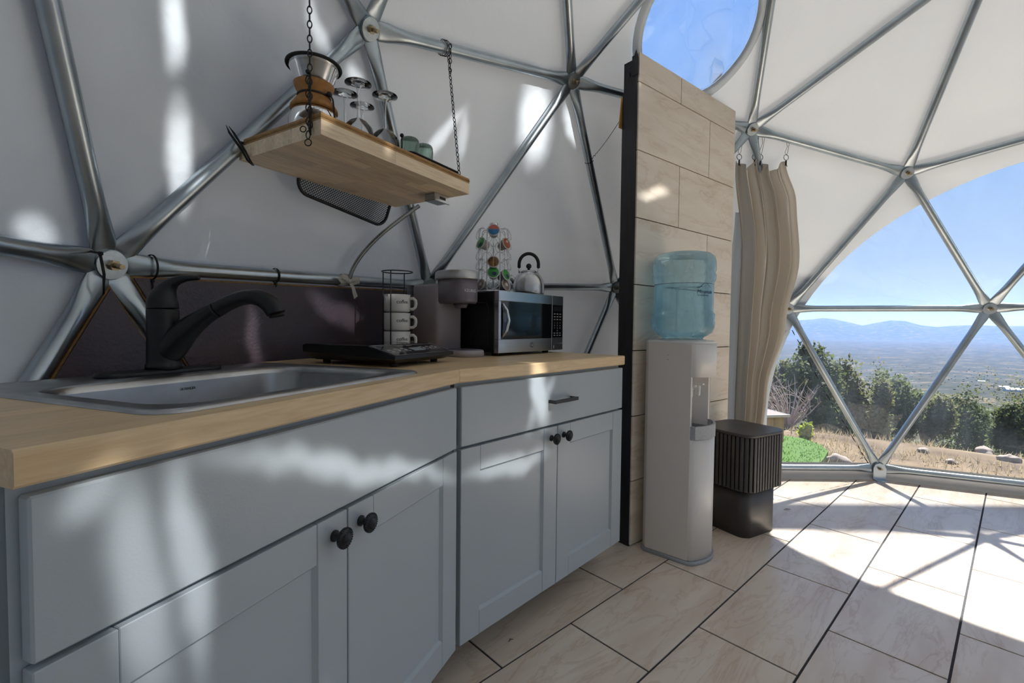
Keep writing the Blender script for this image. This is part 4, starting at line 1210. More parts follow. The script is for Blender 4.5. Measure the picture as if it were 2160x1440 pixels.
mb = MB(); mb.lathe([(0.0125, 0), (0.0125, 0.0008)], 24, T(0.215, -0.004, z0 + 0.028) @ RX(PI / 2)); bd = mb.build('badge', 'inkgrey', door)
mb = MB(); mb.torus(0.0105, 0.0006, 24, 4, T(0.215, -0.0049, z0 + 0.028) @ RX(PI / 2)); mb.build('badge_ring', 'silverplastic', bd)
lettering('lettering', 'GE', 0.0125, bd, T(0.215, -0.0049, z0 + 0.0237) @ RX(PI / 2), 'inkwhite', align='CENTER', extrude=0.0002)
mb = MB()
mb.rbox(dx + 0.002, -0.004, z0 + 0.0, MWW, 0.0195, z0 + 0.03, 0.0012); mb.rbox(dx + 0.002, -0.004, z0 + 0.031, MWW, 0.0195, z0 + MWH, 0.0012); pn = mb.build('control_panel', 'steel', mw_)
mb = MB(); mb.box(dx + 0.006, -0.0055, z0 + 0.058, MWW - 0.008, -0.0035, z0 + MWH - 0.042); mb.build('keypad', 'blackgloss', pn)
mb = MB(); mb.box(dx + 0.014, -0.0059, z0 + 0.178, MWW - 0.018, -0.0055, z0 + 0.198); mb.build('display', 'blackplastic', pn)
mb = MB()
for r_ in range(3):
    for c_ in range(3): mb.box(dx + 0.014 + c_ * 0.022, -0.0059, z0 + 0.163 - r_ * 0.0125, dx + 0.026 + c_ * 0.022, -0.0054, z0 + 0.1655 - r_ * 0.0125)
for c_ in range(3): mb.box(dx + 0.014 + c_ * 0.022, -0.0059, z0 + 0.066, dx + 0.026 + c_ * 0.022, -0.0054, z0 + 0.0685)
for c_ in range(3): mb.box(dx + 0.014 + c_ * 0.022, -0.0059, z0 + 0.076, dx + 0.026 + c_ * 0.022, -0.0054, z0 + 0.0785)
mb.build('key_label', 'inkwhite', pn)
for q, ch in enumerate('1234567890'):
    r_, c_ = (q // 3, q % 3) if q < 9 else (3, 1)
    lettering('digit', ch, 0.0085, pn, T(dx + 0.018 + c_ * 0.022, -0.0056, z0 + 0.121 - r_ * 0.0118) @ RX(PI / 2), 'inkwhite', extrude=0.0002)
mb = MB(); mb.box(dx + 0.016, -0.0048, z0 + 0.008, dx + 0.019, -0.0035, z0 + 0.022); mb.build('latch_mark', 'inkwhite', pn)
for x, y in ((0.05, 0.06), (MWW - 0.05, 0.06), (0.05, 0.27), (MWW - 0.05, 0.27)):
    mb = MB(); mb.lathe([(0.014, 0), (0.015, 0.012)], 14, T(x, y, 0)); mb.build('foot', 'rubber', mw_)
MTOP = ZT + z0 + MWH

# coffee-pod carousel on the microwave
cc_ = fr(mo, MA, 0.085, 0.105)
ca = thing('pod_carousel', 'chrome wire coffee-pod carousel standing on the microwave', 'pod carousel', (cc_.x, cc_.y, MTOP), 0)
FACE = math.atan2(-cc_.y, -cc_.x)
mb = MB(); mb.lathe([(0.078, 0.0), (0.078, 0.004), (0.07, 0.008), (0.0001, 0.009)], 36); mb.build('base', 'chrome', ca)
mb = MB(); mb.lathe([(0.0001, 0.0), (0.004, 0.0), (0.004, 0.285)], 12); mb.build('spindle', 'chrome', ca)
mb = MB(); mb.lathe([(0.012, 0.272), (0.018, 0.276), (0.019, 0.286), (0.016, 0.29), (0.0001, 0.291)], 24); mb.build('top_knob', 'chrome', ca)
NC, NRW = 7, 6
PODS = {(0, 5): 'podblue', (-1, 4): 'podgreen', (1, 4): 'podorange', (0, 2): 'podblack', (1, 1): 'podgreen', (0, 1): 'podgreen', (-1, 0): 'podbrown', (1, 0): 'podbrown'}
PN = {(0, 5): 'blue and red topped pod, uppermost of the middle column', (-1, 4): 'green topped pod high on the left of the carousel', (1, 4): 'rust-orange topped pod high on the right of the carousel',
      (0, 2): 'black and gold topped pod half way up the carousel', (1, 1): 'green topped pod on the right side of the carousel', (0, 1): 'green topped pod low in the middle of the carousel',
      (-1, 0): 'brown topped pod at the lower left of the carousel', (1, 0): 'brown topped pod at the lower right of the carousel'}
colang = [FACE + 2 * PI * k / NC for k in range(NC)]
for k in range(NC):
    a = colang[k] + PI / NC
    mb = MB(); c, s = math.cos(a), math.sin(a)
    mb.tube([(0.03 * c, 0.03 * s, 0.006), (0.06 * c, 0.06 * s, 0.012), (0.062 * c, 0.062 * s, 0.03), (0.062 * c, 0.062 * s, 0.255), (0.055 * c, 0.055 * s, 0.265), (0.003 * c, 0.003 * s, 0.266)], 0.0022, 6)
    mb.build('upright', 'chrome', ca)
ringm = None
for k in range(NC):
    kk = k if k <= NC // 2 else k - NC
    for r_ in range(NRW):
        zz = 0.035 + r_ * 0.0425 + (0.0 if kk % 2 == 0 else -0.006)
        R4 = RZ(colang[k]) @ T(0.066, 0, zz) @ RY(PI / 2 - 0.3)
        if ringm is None:
            mb = MB(); mb.torus(0.0235, 0.0012, 24, 5); mb.tube([(0.0235, 0, 0), (0.02, 0, -0.02)], 0.0012, 5); ringm = mb.mesh('pod_ring', M['chrome'])
        link('pod_ring', ringm, ca, R4)
        sgn = kk
        key = (sgn, r_)
        if key in PODS:
            pod = thing('coffee_pod', PN[key], 'coffee pod', (0, 0, 0), 0, 'pods in the carousel')
            pod.matrix_world = T(cc_.x, cc_.y, MTOP) @ R4
            mb = MB(); mb.lathe([(0.0165, -0.034), (0.018, -0.033), (0.0222, -0.001), (0.0255, 0.0), (0.0255, 0.0022), (0.0225, 0.0026)], 28); mb.build('cup', 'podcup', pod)
            mb = MB(); mb.lathe([(0.0222, 0.0026), (0.0215, 0.0032), (0.0001, 0.0034)], 28, capb=False); ld = mb.build('lid', PODS[key], pod)
            mb = MB()
            mk = PODS[key]
            if mk == 'podblue':
                mb.prism([(0.02 * math.cos(PI / 2 + PI * q / 10), 0.02 * math.sin(PI / 2 + PI * q / 10)) for q in range(11)], 0.0034, 0.0037, T(-0.003, 0, 0)); mb.build('print', 'podred', ld)
            elif mk == 'podblack':
                mb.box(-0.02, -0.003, 0.0034, 0.02, 0.003, 0.0037); mb.build('print', 'gold', ld)
            elif mk == 'podgreen':
                mb.lathe([(0.009, 0.0034), (0.009, 0.0037)], 16, T(0.007, 0.004, 0)); mb.build('print', 'inkblue', ld)
            elif mk == 'podbrown':
                mb.lathe([(0.008, 0.0034), (0.008, 0.0037)], 16, T(-0.002, 0.002, 0)); mb.build('print', 'podcup', ld)
            else:
                mb.lathe([(0.006, 0.0034), (0.006, 0.0037)], 16, T(-0.008, 0.004, 0)); mb.build('print', 'podcup', ld)

# kettle on the microwave
kp = fr(mo, MA, 0.312, 0.095)
kt = thing('kettle', 'brushed steel stovetop kettle with black arched handle on the microwave', 'kettle', (kp.x, kp.y, MTOP), 0)
mb = MB(); mb.lathe([(0.066, 0), (0.070, 0.003), (0.0715, 0.02), (0.071, 0.045), (0.066, 0.07), (0.056, 0.09), (0.042, 0.104), (0.038, 0.106)], 44); mb.build('body', 'steel', kt)
mb = MB(); mb.lathe([(0.038, 0.106), (0.0385, 0.108), (0.03, 0.113), (0.012, 0.1165), (0.006, 0.118), (0.006, 0.124)], 32, capb=False); ld = mb.build('lid', 'steel', kt)
mb = MB(); mb.sphere((0, 0, 0.133), 0.0125, 18, 12); mb.build('knob', 'rubber', ld)
ha = 0.03
HC = 0.142
pts = [(0.044 * math.cos(a), 0, HC + 0.048 * math.sin(a)) for a in [PI * q / 20 for q in range(21)]]
mb = MB(); mb.tube([(0.044, 0, HC - 0.016)] + pts + [(-0.044, 0, HC - 0.016)], 0.0075, 12, False, RZ(ha)); mb.build('handle', 'rubber', kt)
for s in (-1, 1):
    mb = MB(); mb.tube([(s * 0.044, 0, HC - 0.014), (s * 0.044, 0, 0.116), (s * 0.042, 0, 0.098)], 0.004, 8, False, RZ(ha)); mb.build('handle_bracket', 'chrome', kt)
mb = MB(); mb.tube([(-0.055, 0, 0.055), (-0.08, 0, 0.078), (-0.092, 0, 0.09)], [0.018, 0.013, 0.011], 14, False, RZ(-0.4)); mb.build("spout", "steel", kt)
# ---------------------------------------------------------------- hanging shelf and what is on it
SO, SA = V((-0.466, 1.141, 1.486)), math.radians(58.5)
SW, SD, SH = 0.595, 0.36, 0.037
sf = thing('hanging_shelf', 'thick wooden block shelf with plywood top hung on chains', 'shelf', SO, SA)
rnd = random.Random(21); y = 0.0; q = 0
while y < SD - 1e-3:
    w = min(0.0385, SD - y); x = 0.0
    while x < SW - 1e-3:
        x1 = min(SW, x + rnd.uniform(0.12, 0.34)) if q else (0.245 if x == 0 else SW)
        if SW - x1 < 0.06: x1 = SW
        mb = MB(); mb.box(x + 0.0002, y + 0.0001, 0, x1 - 0.0002, y + w - 0.0001, SH); mb.build('stave', 'shelfwood', sf); x = x1
    y += w; q += 1
for k in range(3):
    mb = MB(); mb.box(-0.001 * (k % 2), -0.001 * (k % 2), SH + 0.0055 * k, SW + 0.001 * (k % 2), SD, SH + 0.0055 * (k + 1)); mb.build('plywood_layer', 'ply' if k != 1 else 'edgewood', sf)
STOP = SO.z + SH + 0.0165
def onshelf(x, y): return fr(SO, SA, x, y, STOP)

# pour-over coffee maker
pc = onshelf(0.10, 0.165)
po = thing('pour_over_carafe', 'glass pour-over carafe with wooden collar and steel cone filter', 'carafe', pc, 0)
mb = MB(); mb.lathe([(0.045, 0.0), (0.058, 0.004), (0.066, 0.022), (0.066, 0.045), (0.058, 0.07), (0.042, 0.09), (0.032, 0.105), (0.034, 0.12), (0.05, 0.155), (0.062, 0.185), (0.0635, 0.188)], 44, capt=False); mb.build('glass_body', 'glass', po)
mb = MB(); mb.lathe([(0.0565, 0.074), (0.062, 0.0765), (0.0615, 0.083), (0.05, 0.1), (0.0405, 0.112), (0.042, 0.12), (0.048, 0.132), (0.053, 0.146), (0.0505, 0.1475), (0.045, 0.135), (0.037, 0.112), (0.047, 0.09)], 44, capb=False, capt=False); co_ = mb.build('wooden_collar', 'cork', po)
mb = MB(); mb.torus(0.0418, 0.003, 36, 8, T(0, 0, 0.114)); mb.build('cord', 'leather', co_)
mb = MB(); ang = -0.35
c, s = math.cos(ang), math.sin(ang)
mb.tube([(0.044 * c, 0.044 * s, 0.114), (0.056 * c, 0.056 * s, 0.112), (0.064 * c, 0.064 * s, 0.098), (0.068 * c, 0.068 * s, 0.07), (0.071 * c, 0.071 * s, 0.04), (0.071 * c, 0.071 * s, 0.012)], 0.0024, 8); mb.sphere((0.0715 * c, 0.0715 * s, 0.04), 0.006, 10, 8, (1, 1, 1.3)); mb.build('cord_tail', 'leather', co_)
mb = MB(); mb.sphere((0.052 * c, 0.052 * s, 0.115), 0.0075, 14, 10); mb.build('bead', 'blackmetal', co_)
mb = MB(); mb.lathe([(0.012, 0.105), (0.028, 0.13), (0.062, 0.192), (0.068, 0.196), (0.066, 0.1975), (0.06, 0.193), (0.026, 0.131), (0.011, 0.107)], 44, capb=False, capt=False); cn = mb.build('cone_filter', 'steel', po)
mb = MB(); mb.torus(0.0695, 0.0042, 44, 8, T(0, 0, 0.197)); mb.rbox(-0.016, 0.066, 0.1935, 0.016, 0.09, 0.201, 0.003, RZ(0.25)); mb.build('rubber_rim', 'rubber', cn)
# upturned wine glasses
wg = thing('wine_glass', 'upturned wine glass in front, right beside the carafe', 'wine glass', onshelf(0.222, 0.13), 0, 'upturned wine glasses on the shelf')
mb = MB(); mb.lathe([(0.032, 0.0), (0.041, 0.022), (0.045, 0.045), (0.041, 0.068), (0.026, 0.085), (0.009, 0.094), (0.0045, 0.098)], 36, capb=False, capt=False); mb.build('bowl', 'glass', wg)
mb = MB(); mb.lathe([(0.0045, 0.097), (0.0034, 0.11), (0.0032, 0.165), (0.005, 0.182), (0.011, 0.19)], 18, capb=False, capt=False); mb.build('stem', 'glass', wg)
mb = MB(); mb.lathe([(0.011, 0.19), (0.022, 0.193), (0.038, 0.1955), (0.0385, 0.1965), (0.02, 0.197), (0.0001, 0.1972)], 36, capb=False); mb.build('foot', 'glass', wg)
for lx, ly, lab in ((0.315, 0.118, 'upturned wine glass nearest the green tumblers'), (0.243, 0.215, 'upturned wine glass at the back, half hidden by the carafe'), (0.327, 0.235, 'upturned wine glass at the back, seen behind another stem')):
    c = copy_tree(wg); c.location = onshelf(lx, ly); c['label'] = lab
# tray with tumblers and stirrer
ty = thing('serving_tray', 'low black tray along the front of the hanging shelf', 'tray', onshelf(0.33, 0.02), SA)
mb = MB(); pl = rrect(0, 0, 0.24, 0.165, 0.02); pi_ = rrect(0.004, 0.004, 0.236, 0.161, 0.017)
mb.loft([[(x, y, 0) for x, y in pl], [(x, y, 0.016) for x, y in pl], [(x, y, 0.016) for x, y in pi_], [(x, y, 0.003) for x, y in pi_]], True, True, True); mb.build('pan', 'blackmetal', ty)
mb = MB(); mb.tube([(x, y, 0.016) for x, y in pl], 0.0025, 6, True); mb.build('rim', 'blackmetal', ty)
tp = onshelf(0.415, 0.11); tp.z += 0.003
tm = thing('glass_tumbler', 'ribbed sage green tumbler on the tray, next to the wine glass', 'tumbler', tp, 0, 'upturned green tumblers on the tray')
mb = MB(); n = 66; rr = []
for r_, z_, d_ in ((0.0285, 0.0, 1), (0.0295, 0.004, 1), (0.0298, 0.04, 1), (0.0298, 0.078, 1), (0.029, 0.086, 1), (0.0265, 0.0925, 1), (0.0225, 0.0965, 0.8), (0.012, 0.0985, 0.2), (0.0005, 0.099, 0)):
    rr.append([((r_ + d_ * 0.0017 * math.cos(2 * PI * k * 22 / n)) * math.cos(2 * PI * k / n), (r_ + d_ * 0.0017 * math.cos(2 * PI * k * 22 / n)) * math.sin(2 * PI * k / n), z_) for k in range(n)])
mb.loft(rr, True, False, False); mb.build('ribbed_wall', 'greenglass', tm)
c = copy_tree(tm); tp = onshelf(0.483, 0.11); tp.z += 0.003; c.location = tp; c['label'] = 'ribbed sage green tumbler at the far right end of the tray'
p = onshelf(0.345, 0.075); p.z += 0.003
sp_ = thing('stir_stick', 'thin black stick with a ball end standing in the tray', 'stick', p, 0)
mb = MB(); mb.tube([(0, 0, 0.003), (0, 0, 0.07)], 0.0022, 8); mb.build('shaft', 'blackmetal', sp_)
mb = MB(); mb.sphere((0, 0, 0.075), 0.0065, 14, 10); mb.build('ball', 'blackmetal', sp_)
mb = MB(); mb.lathe([(0.011, 0), (0.011, 0.003), (0.003, 0.005)], 16); mb.build('foot', 'blackmetal', sp_)

# jack chains
lk = MB(); r_ = 0.0015
pts = []
for q in range(24):
    a = 2 * PI * q / 24
    pts.append((0.005 * math.sin(a) * (1 if math.cos(a) > 0 else 1), 0.0, 0.0102 * math.cos(a) * (1 - 0.25 * abs(math.sin(a)))))
lk.tube(pts, r_, 5, True); lkm = lk.mesh('link', M['wire'])
def chain(name, label, a, b, parent_loc, sag=0.0):
    t = thing(name, label, 'chain', a, 0, 'chains carrying the shelf')
    d = b - a; n = int(d.length / 0.017); R = d.to_track_quat('Z', 'Y').to_matrix().to_4x4()
    for q in range(n + 1):
        link('link', lkm, t, T(*(d * (q / n))) @ R @ RZ((q % 2) * PI / 2 + 0.3))
    return t
c1 = fr(SO, SA, -0.004, 0.036, 1.515)
chain('hanging_chain', 'dark wire chain at the near left corner of the shelf', c1, V((c1.x, c1.y, 2.3)), None)
c1b = fr(SO, SA, -0.011, 0.034, 1.475)
t = thing('chain_tail', 'doubled loose chain end with black ball at the shelf corner', 'chain', c1b, 0)
for q in range(9): link('link', lkm, t, T(0.004 * (q % 2), 0, 0.012 + q * 0.0165) @ RZ((q % 2) * PI / 2))
mb = MB(); mb.sphere((0, 0, 0.163), 0.0055, 12, 8); mb.build('ball', 'rubber', t)
mb = MB(); mb.tube([(0.006, 0, 0.012), (0.006, 0, 0.16)], 0.0022, 6); mb.torus(0.008, 0.0014, 18, 5, T(0, 0, -0.006) @ RX(PI / 2)); mb.torus(0.007, 0.0014, 18, 5, T(-0.012, 0, 0.026) @ RX(PI / 2)); mb.build('hook', 'wire', t)
c2 = fr(SO, SA, 0.578, 0.028, 1.53)
sA, sB = HUBS[16], HUBS[25]
ctop = sA.lerp(sB, 0.29)
rin = (DC - ctop).normalized()
chain('hanging_chain', 'dark wire chain at the far right end of the shelf', c2, ctop + rin * 0.026 - V((0, 0, 0.03)), None)
t = thing('wire_tie', 'dark twisted wire looped over the tube above the right chain', 'wire', ctop, 0)
td = (sB - sA).normalized(); u1 = rin; u2 = td.cross(u1).normalized()
mb = MB()
for off in (-0.008, 0.0, 0.009): mb.tube([td * off + (u1 * math.cos(2 * PI * q / 20) + u2 * math.sin(2 * PI * q / 20)) * 0.0265 + td * 0.004 * math.sin(q * .7) for q in range(20)], 0.0014, 5, True)
mb.build('loop', 'wire', t)
for q in range(6): link('link', lkm, t, T(*(rin * 0.03 + V((0.004, 0, 0.012 - q * 0.018)))) @ RZ(q * 1.2))

def loop_tie(name, label, hub_a, hub_b, f, R, tail, tilt=0.0, wid=0.0024, group='black cable ties on the frame'):
    A, B = HUBS[hub_a], HUBS[hub_b]
    p = A.lerp(B, f); t_ = (B - A).normalized(); r = (DC - p); r = (r - t_ * r.dot(t_)).normalized(); s = t_.cross(r)
    th_ = thing(name, label, 'cable tie', p, 0, group)
    mb = MB(); n = 26
    vs_, fs = [], []
    for q in range(n):
        a = 2 * PI * q / n
        d = r * math.cos(a) + s * math.sin(a)
        for off in (-wid, wid): vs_.append(d * R + t_ * (off + tilt * math.sin(a)))
        for off in (wid, -wid): vs_.append(d * (R + 0.0016) + t_ * (off + tilt * math.sin(a)))
    for q in range(n):
        a, b = 4 * q, 4 * ((q + 1) % n)
        for k in range(4): fs.append((a + k, a + (k + 1) % 4, b + (k + 1) % 4, b + k))
    mb.add(vs_, fs, True); mb.build('strap', 'rubber', th_)
    dn = V((0, 0, -1)); dn = (dn - r * dn.dot(r)).normalized()
    h = r * (R * 0.3) + dn * (R + 0.003)
    mb = MB(); mb.rbox(-.004, -.004, -.005, .004, .004, .004, .001, T(*h)); mb.build('head', 'rubber', th_)
    if tail:
        mb = MB(); mb.tube([h, h + dn * tail * 0.5 + r * 0.006, h + dn * tail + r * 0.001], [0.0024, 0.0022, 0.001], 5); mb.build('tail', 'rubber', th_)
loop_tie('cable_tie', 'black cable tie on the tube right of the left hub', 10, 19, 0.075, 0.031, 0.03)
loop_tie('cable_tie', 'black cable tie half way along the tube above the faucet spout', 10, 19, 0.36, 0.0225, 0.012)
# long tie crossing the left hub
h = HUBS[10]; ri = -RAD[10]
t = thing('cable_tie', 'long black cable tie crossing the left hub beside its washer', 'cable tie', h, 0, 'black cable ties on the frame')
p0, p1 = at(206, 533, 1.085) - h, at(216, 620, 1.105) - h
mb = MB(); mb.tube([p0 - ri * 0.03, p0 + ri * 0.008, (p0 + p1) / 2 + ri * 0.014, p1 + ri * 0.004], [0.003, 0.0032, 0.0032, 0.0018], 6); mb.build('strap', 'rubber', t)
mb = MB(); mb.rbox(-.004, -.004, -.004, .004, .004, .004, .001, T(*(p0 + ri * 0.01))); mb.build('head', 'rubber', t)
# broad tie holding the shelf to the sloping tube
A, B = HUBS[10], HUBS[16]
p = A.lerp(B, 0.42); t_ = (B - A).normalized(); r = (DC - p); r = (r - t_ * r.dot(t_)).normalized(); s = t_.cross(r)
tt = thing('cable_tie', 'pair of long black cable ties lashing the shelf corner to the sloping tube', 'cable tie', p, 0, 'black cable ties on the frame')
lc = fr(SO, SA, 0.012, SD - 0.004, SO.z)
for off in (0, 9):
    d0, d1 = p.y - 0.055, lc.y - 0.03
    pts = [at(477 + off * .6, 264 + off * .2, d0 + 0.02), at(484 + off, 280, d0), at(497 + off, 298 + off * .3, d0), at(511 + off * .8, 318 + off * .2, (d0 + d1) / 2), at(522 + off * .6, 338, d1), at(533 + off * .3, 349, d1 - 0.003)]
    mb = MB(); mb.tube([q_ - p for q_ in pts], [0.0008, 0.003, 0.0034, 0.0034, 0.003, 0.0012], 6); mb.build('strap', 'rubber', tt)
mb = MB(); mb.tube([at(507, 300, p.y - 0.02) - p, at(515, 302, p.y) - p, at(524, 305, lc.y - 0.02) - p], [0.003, 0.004, 0.002], 6); mb.build('head', 'rubber', tt)

# white ribbon knotted on the horizontal tube
A, B = HUBS[10], HUBS[19]
p = A.lerp(B, 0.585); t_ = (B - A).normalized(); r = (DC - p); r = (r - t_ * r.dot(t_)).normalized(); s = r.cross(t_)
if s.z < 0: s = -s
rb = thing('ribbon', 'white cloth ribbon knotted round the horizontal tube', 'ribbon', p, 0)
def strip(mb, pts, w, nrm):
    vs_, fs = [], []
    for q, a in enumerate(pts):
        t2 = (V(pts[min(q + 1, len(pts) - 1)]) - V(pts[max(q - 1, 0)])).normalized()
        sd = t2.cross(nrm[q] if isinstance(nrm, list) else nrm).normalized()
        ww = w[q] if isinstance(w, list) else w
        vs_ += [V(a) - sd * ww, V(a) + sd * ww]
    for q in range(len(pts) - 1): fs.append((2 * q, 2 * q + 1, 2 * q + 3, 2 * q + 2))
    mb.add(vs_, fs, True)
mb = MB()
vs_, fs = [], []
for q in range(20):
    a = 2 * PI * q / 20; d = r * math.cos(a) + s * math.sin(a)
    for off in (-0.02, 0.0, 0.02): vs_.append(d * (0.0225 + 0.003 * (off == 0)) + t_ * (off + 0.01 * math.sin(a)))
for q in range(20):
    for k in range(2): fs.append((3 * q + k, 3 * q + k + 1, 3 * ((q + 1) % 20) + k + 1, 3 * ((q + 1) % 20) + k))
mb.add(vs_, fs, True); mb.build('wrap', 'ribbon', rb)
mb = MB(); mb.sphere((0, 0, 0), 0.011, 12, 8, (1.2, 1, 0.9), T(*(r * 0.03))); mb.build('knot', 'ribbon', rb)
for pts, w in (([(0, 0, 0), (-0.018, 0, 0.014), (-0.038, 0, 0.018), (-0.046, 0, 0.008), (-0.03, 0, -0.002), (0, 0, 0)], [0.004, 0.009, 0.01, 0.008, 0.008, 0.004]),
               ([(0, 0, 0), (0.02, 0, 0.012), (0.04, 0, 0.012), (0.044, 0, 0.0), (0.025, 0, -0.006), (0, 0, 0)], [0.004, 0.008, 0.009, 0.008, 0.007, 0.004]),
               ([(0.002, 0, -0.002), (0.016, 0, -0.02), (0.026, 0, -0.042), (0.04, 0, -0.06)], [0.004, 0.007, 0.009, 0.01])):
    mb = MB(); strip(mb, [r * (0.036 + 0.006 * math.sin(i)) + t_ * a + s * c for i, (a, b, c) in enumerate(pts)], w, r); mb.build('ribbon_end', 'ribbon', rb, False)

# wire mesh tray leaning on the wall behind the shelf
A, B, C = HUBS[10], HUBS[16], HUBS[19]
n5 = (B - A).cross(C - A).normalized()
if n5.dot(DC - A) < 0: n5 = -n5
def onwall(px, py, off):
    d = _ray(px, py); q = A + n5 * off
    return EYE + d * ((q - EYE).dot(n5) / d.dot(n5))
pA, pB = onwall(636, 398, 0.02), onwall(800, 468, 0.02)
ex = (pB - pA).normalized(); ey = n5.cross(ex)
if ey.z < 0: ey = -ey
mt = thing('mesh_tray', 'black wire mesh tray propped on the wall below the shelf', 'tray', pA, 0)
MT = Matrix((ex, ey, n5)).transposed().to_4x4(); MT.translation = pA
mt.matrix_world = MT
wd = (pB - pA).length + 0.03; ht = 0.17
pl = rrect(-0.02, -0.012, wd, ht, 0.045)
mb = MB(); mb.tube([(x, y, 0) for x, y in pl], 0.0058, 8, True); mb.build('rim', 'blackmetal', mt)
mb = MB(); st_ = 0.0072
def inr(x, y):
    for cx, cy, sx, sy in ((-0.02 + .045, -0.012 + .045, -1, -1), (wd - .045, -0.012 + .045, 1, -1)):
        if (x - cx) * sx > 0 and (y - cy) * sy > 0 and math.hypot(x - cx, y - cy) > 0.045: return False
    return -0.02 < x < wd and -0.012 < y < ht
L_ = wd + 0.02 + ht
for sg in (1, -1):
    k = -ht - 0.03
    while k < wd + ht + 0.03:
        seg = []
        for i in range(0, 90):
            y_ = -0.012 + (ht + 0.012) * i / 89
            x_ = k + sg * y_
            if inr(x_, y_): seg.append((x_, y_))
        if len(seg) > 1:
            a, b = V(seg[0]), V(seg[-1]); d = (b - a).normalized(); nn = V((-d.y, d.x)) * 0.0013
            z_ = 0.0006 * sg
            mb.add([(a.x - nn.x, a.y - nn.y, z_), (b.x - nn.x, b.y - nn.y, z_), (b.x + nn.x, b.y + nn.y, z_), (a.x + nn.x, a.y + nn.y, z_)], [(0, 1, 2, 3)])
        k += st_ * 1.414
tag(mb.build('wire_mesh', 'blackmetal', mt, False), 'fine black crossed wires', None, kind='stuff')
# outlet box below the shelf and its flexible conduit
ob = fr(SO, SA, 0.515, 0.09, SO.z)
bx = thing('outlet_box', 'small steel electrical box under the right end of the shelf', 'electrical box', (ob.x, ob.y, SO.z - 0.001), SA)
mb = MB(); mb.rbox(0, 0, -0.024, 0.07, 0.045, 0, 0.002); mb.build('box', 'galv', bx)
mb = MB(); mb.rbox(-0.004, -0.008, -0.027, 0.074, -0.002, 0.0, 0.001); mb.build('cover_plate', 'steel', bx)
mb = MB(); mb.box(0.02, -0.009, -0.018, 0.05, -0.0079, -0.009); mb.build('socket', 'blackplastic', bx)
pw = [onwall(884, 434, 0.03), onwall(845, 462, 0.018), onwall(800, 498, 0.015), onwall(765, 535, 0.014), onwall(744, 568, 0.016), onwall(737, 592, 0.02)]
pts = []
for i in range(len(pw) - 1):
    p0, p1, p2, p3 = pw[max(i - 1, 0)], pw[i], pw[i + 1], pw[min(i + 2, len(pw) - 1)]
    for k in range(26):
        t2 = k / 26
        pts.append(0.5 * ((2 * p1) + (p2 - p0) * t2 + (2 * p0 - 5 * p1 + 4 * p2 - p3) * t2 ** 2 + (3 * p1 - p0 - 3 * p2 + p3) * t2 ** 3))
cd = MB(); cd.tube(pts, [0.006 + 0.003 * (i % 2) for i in range(len(pts))], 8)
o = cd.build('flexible_conduit', 'conduit', None)
tag(o, 'ribbed metal conduit curving down the wall under the shelf', 'conduit')
# ---------------------------------------------------------------- tiled partition, cooler, stool, curtain
PC = V((0.562, 2.15, 0)); PA = math.atan2(0.628, 0.778); PL, PH, PT = 0.908, 2.27, 0.085
wp = thing('wall_partition', 'free-standing partition faced with beige tiles, black painted end', 'wall', PC, PA)
wp['kind'] = 'structure'
mb = MB(); mb.box(0.002, 0.008, 0, PL, PT, PH - 0.02); mb.build('core', 'grout', wp)
# rough black end boards with stepped, torn tops
mb = MB()
mb.box(-0.006, 0.006, 0, 0.003, 0.035, PH - 0.008); mb.build('end_board', 'blackpaint', wp)
mb = MB(); mb.prism([(0.03, 0), (0.086, 0), (0.086, PH - 0.16), (0.072, PH - 0.165), (0.072, PH - 0.085), (0.05, PH - 0.075), (0.044, PH - 0.1), (0.036, PH - 0.085), (0.03, PH - 0.03)], -0.005, 0.003, Matrix(((0, 0, 1, 0), (1, 0, 0, 0), (0, 1, 0, 0), (0, 0, 0, 1)))); mb.build('end_board', 'blackpaint', wp)
mb = MB(); mb.prism([(0.0, PH - 0.03), (0.012, PH + 0.012), (0.02, PH - 0.005), (0.034, PH - 0.06), (0.034, PH - 0.1), (0.0, PH - 0.1)], -0.009, -0.004, Matrix(((0, 0, 1, 0), (1, 0, 0, 0), (0, 1, 0, 0), (0, 0, 0, 1)))); mb.build('end_board', 'blackpaint', wp)
g = 0.0045
rows = [PH, 2.14] + [2.14 - 0.3055 * k for k in range(1, 7)] + [0.004]
for k in range(len(rows) - 1):
    z1, z0_ = rows[k] - (g / 2 if k else 0), rows[k + 1] + g / 2
    j = 0.345 if k % 2 == 0 else 0.628
    for a, b in ((0.0, j - g / 2), (j + g / 2, PL)):
        mb = MB(); mb.rbox(a, -0.002, z0_, b, 0.0095, z1, 0.0012); mb.build('tile', 'walltile', wp)
mb = MB(); mb.box(-0.006, 0.0865, 1.955, 0.03, 0.093, 2.10); mb.v = [(x - (0.016 if z < 2.0 and x < 0 else 0), y, z) for x, y, z in mb.v]; mb.build('packing_board', 'yellowbit', wp)
# twisted wire from the frame to the partition
wa = HUBS[25].lerp(HUBS[33], 0.33); wb = fr(PC, PA, 0.0, 0.08, 2.02)
t = thing('tie_wire', 'thin twisted wire from the frame tube to the partition', 'wire', wa, 0)
d = wb - wa; pts = []
for q in range(60):
    f = q / 59; w = 0.006 * max(0, 1 - abs(f - 0.15) / 0.16)
    pts.append(d * f + V((0, w * math.cos(q * 1.6), w * math.sin(q * 1.6))) - V((0, 0, 0.012 * math.sin(PI * f))))
mb = MB(); mb.tube(pts, 0.0014, 5); mb.build('strand', 'wire', t)
td = (HUBS[33] - HUBS[25]).normalized(); u1 = td.orthogonal().normalized(); u2 = td.cross(u1)
mb = MB(); mb.tube([(u1 * math.cos(2 * PI * q / 18) + u2 * math.sin(2 * PI * q / 18)) * 0.0225 for q in range(18)], 0.0014, 5, True); mb.build('loop', 'wire', t)

